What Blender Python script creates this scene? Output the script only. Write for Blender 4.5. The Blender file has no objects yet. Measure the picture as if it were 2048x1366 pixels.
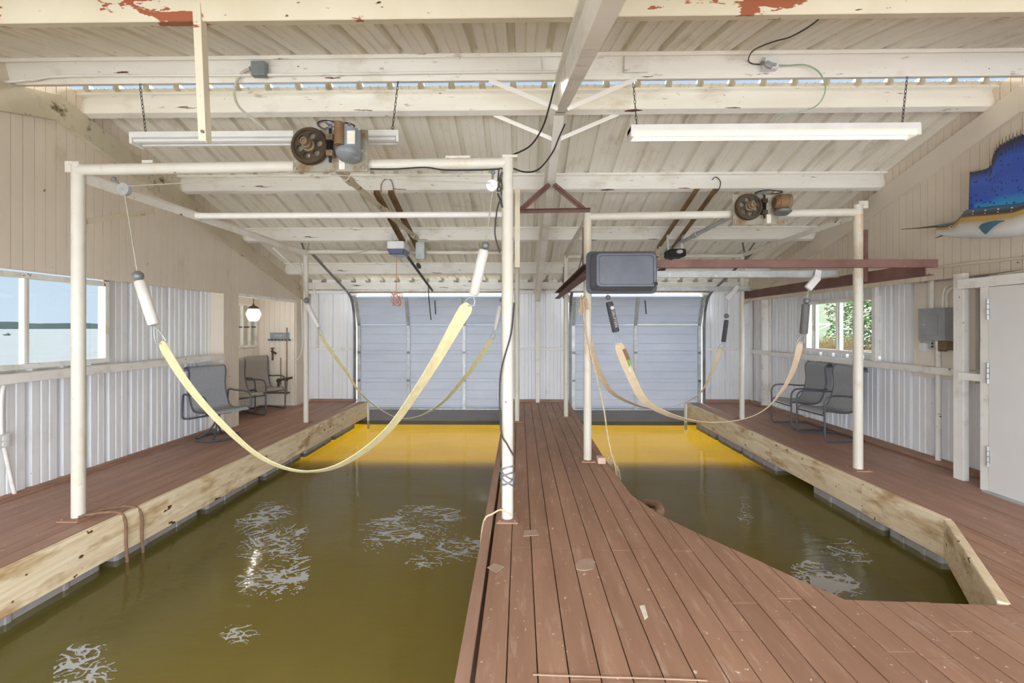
import bpy, bmesh, math, random
from math import sin, cos, pi, radians
from mathutils import Vector, Matrix
random.seed(11)
S = bpy.context.scene
COL = S.collection
V = Vector

# ------------------------------------------------------------------ survey of the photograph
# camera 1.55 m above the deck, 16.35 mm lens on 36 mm; P() reads a photographed point off a known plane (metres)
TH, F, CX, HY, CH = 0.0172, 930.0, 1024.0, 655.0, 1.55
def P(x, y, X=None, Y=None, z=None):
    u, v = (x-CX)/F, (HY-y)/F
    d = V((u*cos(TH)-sin(TH), u*sin(TH)+cos(TH), v))
    t = X/d.x if X is not None else (Y/d.y if Y is not None else (z-CH)/d.z)
    return V((0, 0, CH)) + d*t

RIDGE, SL = 4.38, 0.28
def R(Y):            # underside of the roof sheet, absolute height
    return CH + (3.66-SL*Y if Y >= RIDGE else 3.66-2*SL*RIDGE+SL*Y)
XL, XLS, XR, XRS, YB, YF = -4.66, -4.46, 4.86, 4.66, 9.74, -1.2
WZ = -0.39           # water level

# ------------------------------------------------------------------ materials
def C(h):
    r = []
    for i in (0, 2, 4):
        c = int(h[i:i+2], 16)/255
        r.append(c/12.92 if c <= .04045 else ((c+.055)/1.055)**2.4)
    return (*r, 1)

class NT:
    def __init__(s, name):
        s.m = bpy.data.materials.new(name); s.m.use_nodes = True
        s.t = s.m.node_tree; s.t.nodes.clear()
        s.out = s.n('ShaderNodeOutputMaterial')
    def n(s, typ, **kw):
        nd = s.t.nodes.new(typ)
        for k, v in kw.items():
            if k.startswith('i_'):
                key = k[2:]; key = int(key) if key.isdigit() else key.replace('_', ' ')
                nd.inputs[key].default_value = v
            else: setattr(nd, k, v)
        return nd
    def l(s, a, b): s.t.links.new(a, b)
    def coord(s, scale=(1, 1, 1), which='Object'):
        tc = s.n('ShaderNodeTexCoord'); mp = s.n('ShaderNodeMapping'); mp.inputs['Scale'].default_value = scale
        s.l(tc.outputs[which], mp.inputs[0]); return mp.outputs[0]
    def noise(s, co, sc, det=5, rough=.6, dist=0):
        n = s.n('ShaderNodeTexNoise'); n.inputs['Scale'].default_value = sc; n.inputs['Detail'].default_value = det
        n.inputs['Roughness'].default_value = rough; n.inputs['Distortion'].default_value = dist
        s.l(co, n.inputs['Vector']); return n.outputs['Fac']
    def ramp(s, fac, a, b, ca=(0, 0, 0, 1), cb=(1, 1, 1, 1)):
        r = s.n('ShaderNodeValToRGB'); e = r.color_ramp.elements
        e[0].position, e[0].color, e[1].position, e[1].color = a, ca, b, cb
        s.l(fac, r.inputs[0]); return r.outputs[0]
    def mix(s, fac, a, b, typ='MIX'):
        m = s.n('ShaderNodeMix', data_type='RGBA', blend_type=typ)
        for val, i in ((fac, 0), (a, 6), (b, 7)):
            if hasattr(val, 'links') or hasattr(val, 'is_linked'): s.l(val, m.inputs[i])
            else: m.inputs[i].default_value = val
        return m.outputs[2]
    def bsdf(s, col, rough=.6, metal=0, spec=.3, bump=None, bstr=.2, bdist=.01):
        b = s.n('ShaderNodeBsdfPrincipled')
        if hasattr(col, 'is_linked'): s.l(col, b.inputs['Base Color'])
        else: b.inputs['Base Color'].default_value = col
        b.inputs['Roughness'].default_value = rough; b.inputs['Metallic'].default_value = metal
        b.inputs['Specular IOR Level'].default_value = spec
        if bump is not None:
            bp = s.n('ShaderNodeBump'); bp.inputs['Strength'].default_value = bstr; bp.inputs['Distance'].default_value = bdist
            s.l(bump, bp.inputs['Height']); s.l(bp.outputs[0], b.inputs['Normal'])
        return b.outputs[0]
    def fres(s, ior):      # thin interface: same reflectance from either side
        g = s.n('ShaderNodeNewGeometry'); mr = s.n('ShaderNodeMapRange'); mr.inputs['To Min'].default_value = ior; mr.inputs['To Max'].default_value = 1/ior
        s.l(g.outputs['Backfacing'], mr.inputs[0]); f = s.n('ShaderNodeFresnel'); s.l(mr.outputs[0], f.inputs[0]); return f
    def done(s, sh): s.l(sh, s.out.inputs[0]); return s.m

def mat(name, c1, c2=None, sc=3, stretch=(1, 1, 1), rough=.6, metal=0, spec=.3, bump=0, marks=(), island=0, det=5):
    """two-tone surface with worn patches: marks = [(colour, low, high, scale, stretch)]"""
    t = NT(name); co = t.coord(stretch); c1 = C(c1)
    nz = t.noise(co, sc, det)
    col = t.mix(t.ramp(nz, .35, .68), c1, C(c2)) if c2 else None
    if col is None: col = t.mix(0.0, c1, c1)
    if island:
        g = t.n('ShaderNodeNewGeometry'); mr = t.n('ShaderNodeMapRange')
        mr.inputs['To Min'].default_value = 1-island; mr.inputs['To Max'].default_value = 1+island
        t.l(g.outputs['Random Per Island'], mr.inputs[0])
        h = t.n('ShaderNodeHueSaturation'); t.l(mr.outputs[0], h.inputs['Value']); t.l(col, h.inputs['Color']); col = h.outputs[0]
    for (mc, lo, hi, ms, mst) in marks:
        f = t.ramp(t.noise(t.coord(mst), ms, 6, .65), lo, hi)
        col = t.mix(f, col, C(mc))
    return t.done(t.bsdf(col, rough, metal, spec, nz if bump else None, bump))

M = {}
M['roof'] = mat('roof_sheet_paint', 'edeadf', 'e6e1d3', sc=.8, stretch=(1, .6, 1), rough=.5, bump=0,
                marks=[('b3a88c', .56, .85, 2.2, (1.5, .8, 1)), ('6e5f48', .69, .71, 26, (1, 1, 1))])
M['beam'] = mat('cream_steel_paint', 'eceae3', 'e2ddd2', sc=1.5, stretch=(.4, 2, 2), rough=.45,
                marks=[('c2b79e', .55, .85, 3, (.6, 1, 1)), ('a08f72', .63, .74, 9, (.5, 1, 2)), ('5a3a28', .655, .67, 4, (.4, 1, 5)), ('4a3a2c', .69, .705, 22, (1, 1, 1))])
M['beam_rusty'] = mat('peeling_cream_paint', 'dcd4be', 'd2c8ae', sc=1.5, rough=.5,
                marks=[('9b5a3c', .585, .592, 1.5, (.8, 1, 2.5)), ('4a352a', .66, .68, 11, (.6, 1, 2))])
M['rafter'] = mat('rafter_paint', 'd0c7b2', 'c2b69c', sc=1.2, rough=.6, marks=[('a39470', .55, .8, 4, (1, 1, 1)), ('6d6045', .60, .68, 9, (1, .6, .6))])
M['rafter_clean'] = mat('rafter_paint_clean', 'e2d8ca', 'd8cdbe', sc=1.2, rough=.6, marks=[('9a8a66', .72, .85, 9, (1, 1, 1))])
M['siding'] = mat('beige_siding_paint', 'e2d7c8', 'd9cdbc', sc=.8, rough=.65, marks=[('b8a88c', .6, .9, 2, (2, 1, .5)), ('8d7a5c', .68, .72, 9, (1, 1, 1))])
M['siding_w'] = mat('cream_siding_paint', 'ece5da', 'e2d9ca', sc=.9, rough=.65, marks=[('a8987c', .68, .85, 3, (2, 2, .5))])
M['wall'] = mat('white_wall_sheet', 'eef0f3', 'e7e9ed', sc=1.2, stretch=(1, 1, .4), rough=.45, marks=[('d2cabd', .6, .9, 3, (1, 1, .5)), ('6b5a48', .70, .71, 18, (1, 1, 1))])
M['wood_white'] = mat('white_trim_paint', 'f0efec', 'e6e4de', sc=2, rough=.5, marks=[('c9bfae', .55, .75, 4, (1, 1, 1)), ('6b4a36', .675, .69, 7, (1, 1, 1.4))])
M['door_white'] = mat('door_paint', 'e2e2e0', 'dcdcda', sc=1, rough=.45)
M['deck'] = mat('brown_deck_stain', 'a58069', '946f59', sc=1.6, stretch=(4, .5, 1), rough=.55, island=.07, spec=.35,
                marks=[('c3a894', .55, .85, 6, (3, .5, 1)), ('8e6a54', .57, .88, 1.6, (1, .6, 1)), ('e2d2c6', .66, .675, 26, (1, .7, 1))])
M['deck2'] = mat('brown_deck_stain_worn', 'a98573', '987462', sc=1.6, stretch=(4, .5, 1), rough=.5, island=.06, spec=.35,
                marks=[('bd9f8c', .55, .85, 4, (2.5, .6, 1)), ('d8c0b0', .66, .68, 24, (1, .7, 1))])
M['fascia'] = mat('brown_fascia', 'ac8a78', '987662', sc=3, stretch=(2, .4, 2), rough=.6)
def wood_raw():
    t = NT('raw_pine_beam'); co = t.coord((6, .5, 5))
    g = t.noise(co, 3, 8, .65, 1.2)
    col = t.mix(t.ramp(g, .3, .7), C('f4e8cd'), C('d6bd96'))
    k = t.ramp(t.noise(t.coord((1.2, 1, 3)), 2.2, 3), .54, .7)
    col = t.mix(k, col, C('b8976a'))
    k2 = t.ramp(t.noise(t.coord((5, 3, 5)), 3.1, 2, .5),  .69, .715)
    col = t.mix(k2, col, C('5d3d22'))
    return t.done(t.bsdf(col, .7, 0, .2, g, .3, .004))
M['pine'] = wood_raw()
M['post'] = mat('post_paint', 'd9d5ca', 'd0c9bb', sc=2, rough=.4, marks=[('c9b898', .56, .74, 5, (1, 1, .5)), ('7a5238', .685, .70, 16, (1, 1, 1))])
M['post_rust'] = mat('post_paint_rusting', 'd9d3c4', 'd2c6ae', sc=2, rough=.5, marks=[('c09c68', .54, .70, 3, (1, 1, .6)), ('6b3f2a', .62, .66, 4, (1, 1, .5))])
M['rust'] = mat('rusted_steel', '8f7c62', '71604a', sc=9, rough=.75, metal=.2, bump=.3, marks=[('b79a70', .6, .8, 20, (1, 1, 1))])
M['gear'] = mat('dark_oily_iron', '5d5040', '46392c', sc=8, rough=.5, metal=.5, marks=[('8a7656', .6, .8, 14, (1, 1, 1))])
M['brownsteel'] = mat('brown_primer_steel', '7a5a52', '684a43', sc=4, rough=.6, marks=[('e8e0d4', .70, .71, 30, (1, 1, 1)), ('8a6a5c', .6, .8, 6, (1, 1, 1))])
M['galv'] = mat('galvanised_steel', 'c6c9c8', 'a8adac', sc=7, rough=.4, metal=.35, marks=[('d8dad6', .6, .7, 12, (1, 1, 1))])
M['galv_d'] = mat('dull_galvanised', '8d9092', '74777a', sc=7, rough=.45, metal=.4)
M['black'] = mat('black_rubber', '2c2c2e', '232325', sc=10, rough=.6)
M['iron'] = mat('dark_cord', '4c4a47', '3e3c3a', sc=10, rough=.6)
M['greybox'] = mat('grey_enamel', 'a2a6aa', '96999d', sc=5, rough=.4, metal=.1)
M['greybox_s'] = mat('junction_box_zinc', '8f979a', '80888a', sc=9, rough=.5, metal=.2)
M['motor'] = mat('motor_grey', '9aa0a6', '868c92', sc=5, rough=.45, metal=.2, marks=[('7a5a40', .62, .7, 5, (1, 1, 1))])
M['motor_rust'] = mat('rusty_can', '957a5c', '785c42', sc=6, rough=.6, metal=.3)
M['winch_plate'] = mat('weathered_plate', 'a8a598', '96907f', sc=5, rough=.55, metal=.15, marks=[('8a6a48', .52, .66, 5, (1, 1, 1)), ('d8d4c6', .64, .68, 14, (1, 1, 1))])
M['paper'] = mat('label_paper', 'e8e2d4', 'd8d0be', sc=20, rough=.7)
M['red'] = mat('red_print', 'c8727a', None, rough=.6)
M['white'] = mat('white_enamel', 'eceae6', 'e2dfda', sc=4, rough=.35)
M['plastic_w'] = mat('white_plastic', 'e6e6e6', 'dcdcdc', sc=4, rough=.35)
M['blueblack'] = mat('blue_tinted_lens', '4a5a78', '3f4e6a', sc=4, rough=.25)
M['tub'] = mat('black_plastic', '565a64', '474b54', sc=5, stretch=(1, 4, 1), rough=.38, spec=.5, marks=[('6f737c', .62, .75, 20, (1, 1, 1)), ('8d8f92', .72, .76, 45, (1, 1, 1))])
M['float'] = mat('float_plastic', 'a8a6a8', '969496', sc=4, rough=.4, marks=[('8c888a', .6, .8, 8, (1, 1, 1)), ('37302c', .62, .8, 2, (1, 1, 1))])
M['strap_y'] = mat('yellow_webbing', 'e8dfb0', 'dacd9c', sc=14, rough=.75, marks=[('c8b25c', .62, .72, 30, (1, 1, 1)), ('6b6038', .765, .78, 34, (1, 1, 1))])
M['strap_b'] = mat('buff_webbing', 'e6d2b2', 'd8c09c', sc=10, rough=.8, marks=[('c2a67c', .66, .8, 8, (1, 1, 1))])
M['strap_label'] = mat('faded_green_label', '8fae6a', '6f9450', sc=14, rough=.8)
M['strap_print'] = mat('faded_brown_print', '8a6a52', None, rough=.8)
M['sleeve_w'] = mat('white_tube', 'e4e2de', 'd2cec6', sc=4, rough=.35, marks=[('b9b09c', .6, .8, 5, (1, 1, .5))])
M['sleeve_b'] = mat('dark_grey_rubber', '55555a', '48484c', sc=6, rough=.6)
M['sleeve_g'] = mat('grey_rubber', '7c7b79', '6c6b69', sc=6, rough=.65)
M['cable'] = mat('wire_rope', 'b8b2a4', 'a8a294', sc=30, rough=.5, metal=.3)
M['rope'] = mat('frayed_rope', 'd9c4a4', 'c2a982', sc=24, rough=.9)
M['blue_rope'] = mat('blue_line', '5f86c8', '4f74b4', sc=24, rough=.8)
M['brown_rope'] = mat('brown_line', '8a6d58', '755a48', sc=24, rough=.9)
M['sling'] = mat('grey_mesh_fabric', '9ea0a4', '8e9094', sc=30, stretch=(1, 1, 6), rough=.8, bump=.1)
M['sling_br'] = mat('taupe_mesh_fabric', 'a29a92', '928a82', sc=30, stretch=(1, 1, 6), rough=.8, bump=.1)
M['chairframe'] = mat('charcoal_tube', '585a60', '4c4e54', sc=6, rough=.4, spec=.4)
M['orange'] = mat('orange_cord', 'd88a5e', 'c87a50', sc=20, rough=.6)
M['green_cord'] = mat('green_cord', '9db09a', '8ca28a', sc=20, rough=.6)
M['grey_cable'] = mat('grey_armoured_cable', 'c8c2b0', 'b4ae9c', sc=30, rough=.5)
M['copper'] = mat('old_copper_pipe', '8a6f5e', '755c4c', sc=9, rough=.5, metal=.4)
M['brass'] = mat('dark_brass', '6a5a44', '54463a', sc=9, rough=.45, metal=.5)
M['plate_brown'] = mat('brown_plate', 'a68470', '967360', sc=4, rough=.6)
M['brick'] = mat('pale_block', 'd8c0b0', 'c8ac9a', sc=8, rough=.8)
M['grey_plate'] = mat('hook_rail_plate', '9aa3ad', '8e97a2', sc=30, rough=.5)
M['skirt'] = mat('dark_skirt', '7b7c80', '6b6c70', sc=2, stretch=(.6, 1, 2), rough=.4, marks=[('74757a', .6, .8, 4, (1, 1, 1))])
M['fish_top'] = None

def door_mat():
    t = NT('fibreglass_door_panel'); co = t.coord((1, 1, 3))
    col = t.mix(t.ramp(t.noise(co, 1.3), .3, .7), C('d5dbe4'), C('c6cdd8'))
    d = t.n('ShaderNodeBsdfDiffuse'); tr = t.n('ShaderNodeBsdfTranslucent'); gl = t.n('ShaderNodeBsdfGlossy'); gl.inputs['Roughness'].default_value = .4
    t.l(col, d.inputs[0]); t.l(t.mix(0.0, C('c9d6ea'), C('c9d6ea')), tr.inputs[0])
    m = t.n('ShaderNodeMixShader'); m.inputs[0].default_value = .105; t.l(d.outputs[0], m.inputs[1]); t.l(tr.outputs[0], m.inputs[2])
    m2 = t.n('ShaderNodeMixShader'); m2.inputs[0].default_value = .04; t.l(m.outputs[0], m2.inputs[1]); t.l(gl.outputs[0], m2.inputs[2])
    return t.done(m2.outputs[0])
M['garage'] = door_mat()

def emit(name, c, st):
    t = NT(name); e = t.n('ShaderNodeEmission'); e.inputs[0].default_value = C(c); e.inputs[1].default_value = st
    return t.done(e.outputs[0])
M['tube_on'] = emit('lit_tube', 'ffeec8', 1.3)

def glass():
    t = NT('window_glass'); a = t.n('ShaderNodeBsdfTransparent'); a.inputs[0].default_value = (.96, .98, .98, 1)
    g = t.n('ShaderNodeBsdfGlossy'); g.inputs['Roughness'].default_value = .02
    f = t.fres(1.35)
    m = t.n('ShaderNodeMixShader'); t.l(f.outputs[0], m.inputs[0]); t.l(a.outputs[0], m.inputs[1]); t.l(g.outputs[0], m.inputs[2])
    return t.done(m.outputs[0])
M['glass'] = glass()

def lampglass():
    t = NT('pressed_lamp_glass'); a = t.n('ShaderNodeBsdfTranslucent'); a.inputs[0].default_value = (.9, .9, .9, 1)
    g = t.n('ShaderNodeBsdfGlossy'); g.inputs['Roughness'].default_value = .1; d = t.n('ShaderNodeBsdfDiffuse'); d.inputs[0].default_value = C('eef0f2'); tr = t.n('ShaderNodeBsdfTransparent')
    def mx(f, x, y): m = t.n('ShaderNodeMixShader'); m.inputs[0].default_value = f; t.l(x, m.inputs[1]); t.l(y, m.inputs[2]); return m.outputs[0]
    return t.done(mx(.12, mx(.18, mx(.05, tr.outputs[0], a.outputs[0]), d.outputs[0]), g.outputs[0]))
M['lamp_glass'] = lampglass()

def water_mat():
    t = NT('murky_slip_water')
    co = t.coord((.7, 2.2, 1)); big = t.noise(co, 1.1, 3, .5, .6); small = t.noise(t.coord((1, 3.2, 1)), 4.5, 4, .55, .8)
    ad = t.n('ShaderNodeMath', operation='MULTIPLY_ADD'); t.l(small, ad.inputs[0]); ad.inputs[1].default_value = .35; t.l(big, ad.inputs[2])
    bp = t.n('ShaderNodeBump'); bp.inputs['Strength'].default_value = .22; bp.inputs['Distance'].default_value = .03; t.l(ad.outputs[0], bp.inputs['Height'])
    tr = t.n('ShaderNodeBsdfTransparent'); tr.inputs[0].default_value = (.93, .88, .62, 1)
    df = t.n('ShaderNodeBsdfDiffuse')
    fo = t.ramp(t.noise(t.coord((1.3, .75, 1)), 1.15, 8, .62, 2.2), .60, .75)
    t.l(t.mix(0.0, C('6c6b42'), C('6c6b42')), df.inputs[0])
    mk = t.n('ShaderNodeMixShader'); mk.inputs[0].default_value = .56; t.l(tr.outputs[0], mk.inputs[1]); t.l(df.outputs[0], mk.inputs[2])
    gl = t.n('ShaderNodeBsdfGlossy'); gl.inputs['Roughness'].default_value = .05; t.l(bp.outputs[0], gl.inputs['Normal'])
    fr = t.fres(1.28); t.l(bp.outputs[0], fr.inputs['Normal'])
    m = t.n('ShaderNodeMixShader'); t.l(fr.outputs[0], m.inputs[0]); t.l(mk.outputs[0], m.inputs[1]); t.l(gl.outputs[0], m.inputs[2])
    return t.done(m.outputs[0])
M['water'] = water_mat()
M['bed'] = mat('ochre_silt', 'd2b01c', 'c8a418', sc=.8, rough=.95, spec=0)
def lake_mat():
    t = NT('open_lake_water'); nz = t.noise(t.coord((.6, .6, 1)), .5, 6, .65)
    b = t.n('ShaderNodeBsdfPrincipled'); t.l(t.mix(t.ramp(nz, .3, .7), C('505456'), C('5c6062')), b.inputs['Base Color'])
    b.inputs['Roughness'].default_value = .6; b.inputs['Specular IOR Level'].default_value = .02
    return t.done(b.outputs[0])
M['lake'] = lake_mat()
M['far_trees'] = mat('far_tree_green', '46524e', '3a4644', sc=.05, rough=.9)
M['lawn'] = mat('lawn_grass', '24400f', '1b320c', sc=.6, rough=.9, marks=[('3e5a1e', .6, .8, .3, (1, 1, 1))])
M['leaf'] = mat('shrub_leaf', '3c5a1c', '2a4616', sc=2, rough=.6, island=.5)
M['leaf_d'] = mat('dark_leaf', '2f4224', '24361c', sc=2, rough=.6, island=.5)
M['leaf_y'] = mat('pale_leaf', '5a6236', '424e26', sc=2, rough=.6, island=.4)
M['bark'] = mat('bark', 'a89a88', '8a7c6a', sc=3, rough=.9)
M['reed'] = mat('dry_reed', '7c6a42', '665230', sc=3, rough=.8, island=.3)
M['stone'] = mat('bank_stone', '5a524a', '48403a', sc=1.5, rough=.9)
M['redwood'] = mat('retaining_timber', '58433a', '48352c', sc=2, rough=.8)
M['terracotta'] = mat('terracotta', 'c27a4a', 'b06a3c', sc=4, rough=.7)

# ------------------------------------------------------------------ mesh building
INV = {}
class B:
    def __init__(s): s.bm = bmesh.new()
    def hexa(s, p):      # 8 points: bottom 4 (ccw), top 4
        v = [s.bm.verts.new(q) for q in p]
        for f in ((3, 2, 1, 0), (4, 5, 6, 7), (0, 1, 5, 4), (1, 2, 6, 5), (2, 3, 7, 6), (3, 0, 4, 7)):
            s.bm.faces.new([v[i] for i in f])
        return s
    def box(s, x0, x1, y0, y1, z0, z1):
        return s.hexa([(x0, y0, z0), (x1, y0, z0), (x1, y1, z0), (x0, y1, z0), (x0, y0, z1), (x1, y0, z1), (x1, y1, z1), (x0, y1, z1)])
    def cbox(s, c, sx, sy, sz, rot=None):
        c = V(c); pts = []
        for z in (-1, 1):
            for x, y in ((-1, -1), (1, -1), (1, 1), (-1, 1)):
                q = V((x*sx/2, y*sy/2, z*sz/2))
                pts.append(c + (rot @ q if rot else q))
        return s.hexa(pts)
    def bar(s, a, b, w, h, up=(0, 0, 1)):     # rectangular bar a->b, w sideways, h along up
        a, b = V(a), V(b); d = (b-a).normalized(); up = V(up)
        sd = d.cross(up)
        if sd.length < 1e-4: sd = d.cross(V((0, 1, 0)))
        sd.normalize(); u = sd.cross(d).normalized()
        pts = []
        for e in (a, b):
            pts += [e - sd*w/2 - u*h/2, e + sd*w/2 - u*h/2, e + sd*w/2 + u*h/2, e - sd*w/2 + u*h/2]
        return s.hexa(pts)
    def angle(s, a, b, w, h, t, up=(0, 0, 1), side=1):    # L section: flange w sideways on top, web h hanging
        a, b = V(a), V(b); d = (b-a).normalized(); sd = d.cross(V(up)).normalized()*side; u = V(up)
        s.bar(a + u*(-t/2) + sd*w/2, b + u*(-t/2) + sd*w/2, w, t, up)
        s.bar(a - u*(h/2+t) + sd*t/2, b - u*(h/2+t) + sd*t/2, t, h, up)
        return s
    def sweep(s, pts, ring, closed=False, cap=True):
        """ring(i, point, tangent, normal, binormal) -> list of points"""
        pts = [V(p) for p in pts]; n = len(pts); rings = []
        t0 = (pts[1]-pts[0]).normalized()
        nrm = t0.orthogonal().normalized()
        if abs(t0.z) < .9: nrm = (V((0, 0, 1)) - t0*t0.z).normalized()
        for i in range(n):
            if closed: t = (pts[(i+1) % n]-pts[i-1]).normalized()
            elif i == 0: t = t0
            elif i == n-1: t = (pts[i]-pts[i-1]).normalized()
            else: t = ((pts[i+1]-pts[i]).normalized()+(pts[i]-pts[i-1]).normalized()).normalized()
            nrm = nrm - t*nrm.dot(t)
            nrm = nrm.normalized() if nrm.length > 1e-5 else t.orthogonal().normalized()
            bn = t.cross(nrm)
            rings.append([s.bm.verts.new(q) for q in ring(i, pts[i], t, nrm, bn)])
        m = len(rings[0])
        for i in range(n if closed else n-1):
            a, b = rings[i], rings[(i+1) % n]
            for j in range(m):
                s.bm.faces.new((a[j], a[(j+1) % m], b[(j+1) % m], b[j]))
        if cap and not closed:
            s.bm.faces.new(rings[0][::-1]); s.bm.faces.new(rings[-1])
        return s
    def tube(s, pts, r, n=10, closed=False):
        rr = r if isinstance(r, (list, tuple)) else None
        return s.sweep(pts, lambda i, p, t, a, b: [p + (a*cos(2*pi*k/n) + b*sin(2*pi*k/n))*(rr[i] if rr else r) for k in range(n)], closed)
    def cyl(s, a, b, r, n=20, r2=None):
        return s.tube([a, b], [r, r if r2 is None else r2], n)
    def lathe(s, c, prof, axis=(0, 0, 1), n=24, cap=True):     # prof: (radius, height) list
        c = V(c); ax = V(axis).normalized(); a = ax.orthogonal().normalized(); b = ax.cross(a); rings = []
        for r, h in prof:
            rings.append([s.bm.verts.new(c + ax*h + (a*cos(2*pi*k/n)+b*sin(2*pi*k/n))*max(r, 1e-4)) for k in range(n)])
        for i in range(len(rings)-1):
            for k in range(n):
                s.bm.faces.new((rings[i][k], rings[i][(k+1) % n], rings[i+1][(k+1) % n], rings[i+1][k]))
        if cap and prof[0][0] > 1e-3: s.bm.faces.new(rings[0][::-1])
        if cap and prof[-1][0] > 1e-3: s.bm.faces.new(rings[-1])
        return s
    def ball(s, c, r, n=16, sq=1):
        return s.lathe(c, [(r*sin(pi*i/10), -r*cos(pi*i/10)*sq) for i in range(11)], n=n)
    def ribbon(s, pts, wid, th):      # wid: vector(s) giving half width
        def ring(i, p, t, a, b):
            w = wid[i] if isinstance(wid, list) else wid
            w = w - t*w.dot(t); nn = t.cross(w)
            nn = nn.normalized()*th/2 if nn.length > 1e-9 else a*th/2
            return [p-w-nn, p+w-nn, p+w+nn, p-w+nn]
        return s.sweep(pts, ring)
    def prism(s, poly, ext):          # poly: coplanar 3d points, ext: extrusion vector
        ext = V(ext); a = [s.bm.verts.new(p) for p in poly]; b = [s.bm.verts.new(V(p)+ext) for p in poly]
        n = len(a)
        s.bm.faces.new(a[::-1]); s.bm.faces.new(b)
        for i in range(n): s.bm.faces.new((a[i], a[(i+1) % n], b[(i+1) % n], b[i]))
        return s
    def sheet(s, prof, ext):          # open profile of 3d points swept by a vector
        ext = V(ext); a = [s.bm.verts.new(p) for p in prof]; b = [s.bm.verts.new(V(p)+ext) for p in prof]
        for i in range(len(a)-1): s.bm.faces.new((a[i], a[i+1], b[i+1], b[i]))
        return s
    def build(s, name, m, parent=None, smooth=40, bevel=0, solid=0, origin=None):
        bm = s.bm
        bmesh.ops.recalc_face_normals(bm, faces=bm.faces[:])
        if parent is None:
            if origin is None:
                xs = [v.co for v in bm.verts]
                lo = V((min(c.x for c in xs), min(c.y for c in xs), min(c.z for c in xs))); hi = V((max(c.x for c in xs), max(c.y for c in xs), max(c.z for c in xs)))
                origin = V(((lo.x+hi.x)/2, (lo.y+hi.y)/2, lo.z))
            o_w = V(origin)
        else: o_w = INV[parent.name]
        bmesh.ops.translate(bm, verts=bm.verts[:], vec=-o_w)
        me = bpy.data.meshes.new(name); bm.to_mesh(me); bm.free()
        if smooth:
            for p in me.polygons: p.use_smooth = True
            me.set_sharp_from_angle(angle=radians(smooth))
        me.materials.append(M[m] if isinstance(m, str) else m)
        o = bpy.data.objects.new(name, me); COL.objects.link(o)
        if parent is None: o.location = o_w
        else: o.parent = parent
        INV[o.name] = o_w
        if solid:
            md = o.modifiers.new('thickness', 'SOLIDIFY'); md.thickness = solid; md.offset = 0
        if bevel:
            md = o.modifiers.new('edge', 'BEVEL'); md.width = bevel; md.segments = 2; md.limit_method = 'ANGLE'
        return o

def tag(o, label=None, cat=None, group=None, kind=None):
    if label: o['label'] = label
    if cat: o['category'] = cat
    if group: o['group'] = group
    if kind: o['kind'] = kind
    return o
def thing(name, loc, label, cat, group=None, kind=None):
    o = bpy.data.objects.new(name, None); COL.objects.link(o); o.location = V(loc); o.empty_display_size = .1
    INV[o.name] = V(loc)
    return tag(o, label, cat, group, kind)
def struct(o, label=None, cat=None):
    o['kind'] = 'structure'
    if label: o['label'] = label
    if cat: o['category'] = cat
    return o
def copy_tree(o, parent=None):
    c = o.copy(); COL.objects.link(c)
    if parent: c.parent = parent
    for ch in list(o.children): copy_tree(ch, c)
    return c
def smoothpath(pts, k=6):         # Catmull-Rom
    pts = [V(p) for p in pts]; out = []
    for i in range(len(pts)-1):
        p0 = pts[max(i-1, 0)]; p1, p2 = pts[i], pts[i+1]; p3 = pts[min(i+2, len(pts)-1)]
        for j in range(k):
            t = j/k
            out.append(.5*((2*p1)+(p2-p0)*t+(2*p0-5*p1+4*p2-p3)*t*t+(3*p1-p0-3*p2+p3)*t**3))
    out.append(pts[-1]); return out

# ------------------------------------------------------------------ decks
def clip(poly, ax, val, keep):
    out = []; n = len(poly)
    for i in range(n):
        a, b = poly[i], poly[(i+1) % n]
        ia, ib = (a[ax]-val)*keep >= 0, (b[ax]-val)*keep >= 0
        if ia: out.append(a)
        if ia != ib:
            t = (val-a[ax])/(b[ax]-a[ax]); out.append((a[0]+(b[0]-a[0])*t, a[1]+(b[1]-a[1])*t))
    return out
def area(p): return abs(sum(p[i][0]*p[(i+1) % len(p)][1]-p[(i+1) % len(p)][0]*p[i][1] for i in range(len(p))))/2
def boards(b, poly, x0, x1, w, gap, joints, z0=-.035, z1=0.0, jit=.0015):
    x = x0; k = 0
    while x < x1:
        strip = clip(clip(poly, 0, x+gap/2, 1), 0, x+w-gap/2, -1)
        js = [-99]+joints(k)+[99]
        for j in range(len(js)-1):
            if len(strip) < 3: break
            q = clip(clip(strip, 1, js[j]+.0015, 1), 1, js[j+1]-.0015, -1)
            if len(q) < 3 or area(q) < 1e-4: continue
            q = [p for i, p in enumerate(q) if (abs(p[0]-q[i-1][0])+abs(p[1]-q[i-1][1])) > 1e-5]
            if len(q) < 3: continue
            dz = random.uniform(-jit, jit)
            b.prism([(p[0], p[1], z0) for p in q], (0, 0, z1-z0+dz))
        x += w; k += 1
    return b
WXL, WXR = -0.275, 1.0
slip2 = [(1.01, 9.66), (1.0, 5.35), (1.03, 4.32), (1.16, 3.86), (1.31, 3.58), (1.46, 3.33), (1.71, 2.90), (1.85, 2.68), (2.73, 2.64)]
centre_poly = [(WXL+.075, -1.1), (WXL+.075, 9.66)] + slip2 + [(3.46, 3.80), (3.46, 3.3), (4.84, 3.3), (4.84, -1.1)]
rnd = random.Random(3)
def cj(k):
    j = [7.9, 5.02, 3.245+.03*(k % 3 == 1)]
    if k > 2 and k < 9: j += [2.05]
    elif k >= 9: j += [rnd.uniform(2.2, 3.0)]
    return sorted(j)
b = B(); boards(b, centre_poly, WXL+.075, 4.84, .1395, .006, cj)
struct(b.build('floor', 'deck', smooth=0, origin=(0, 0, 0)), 'brown plank deck of the central walkway widening to the front right', 'deck')
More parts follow.
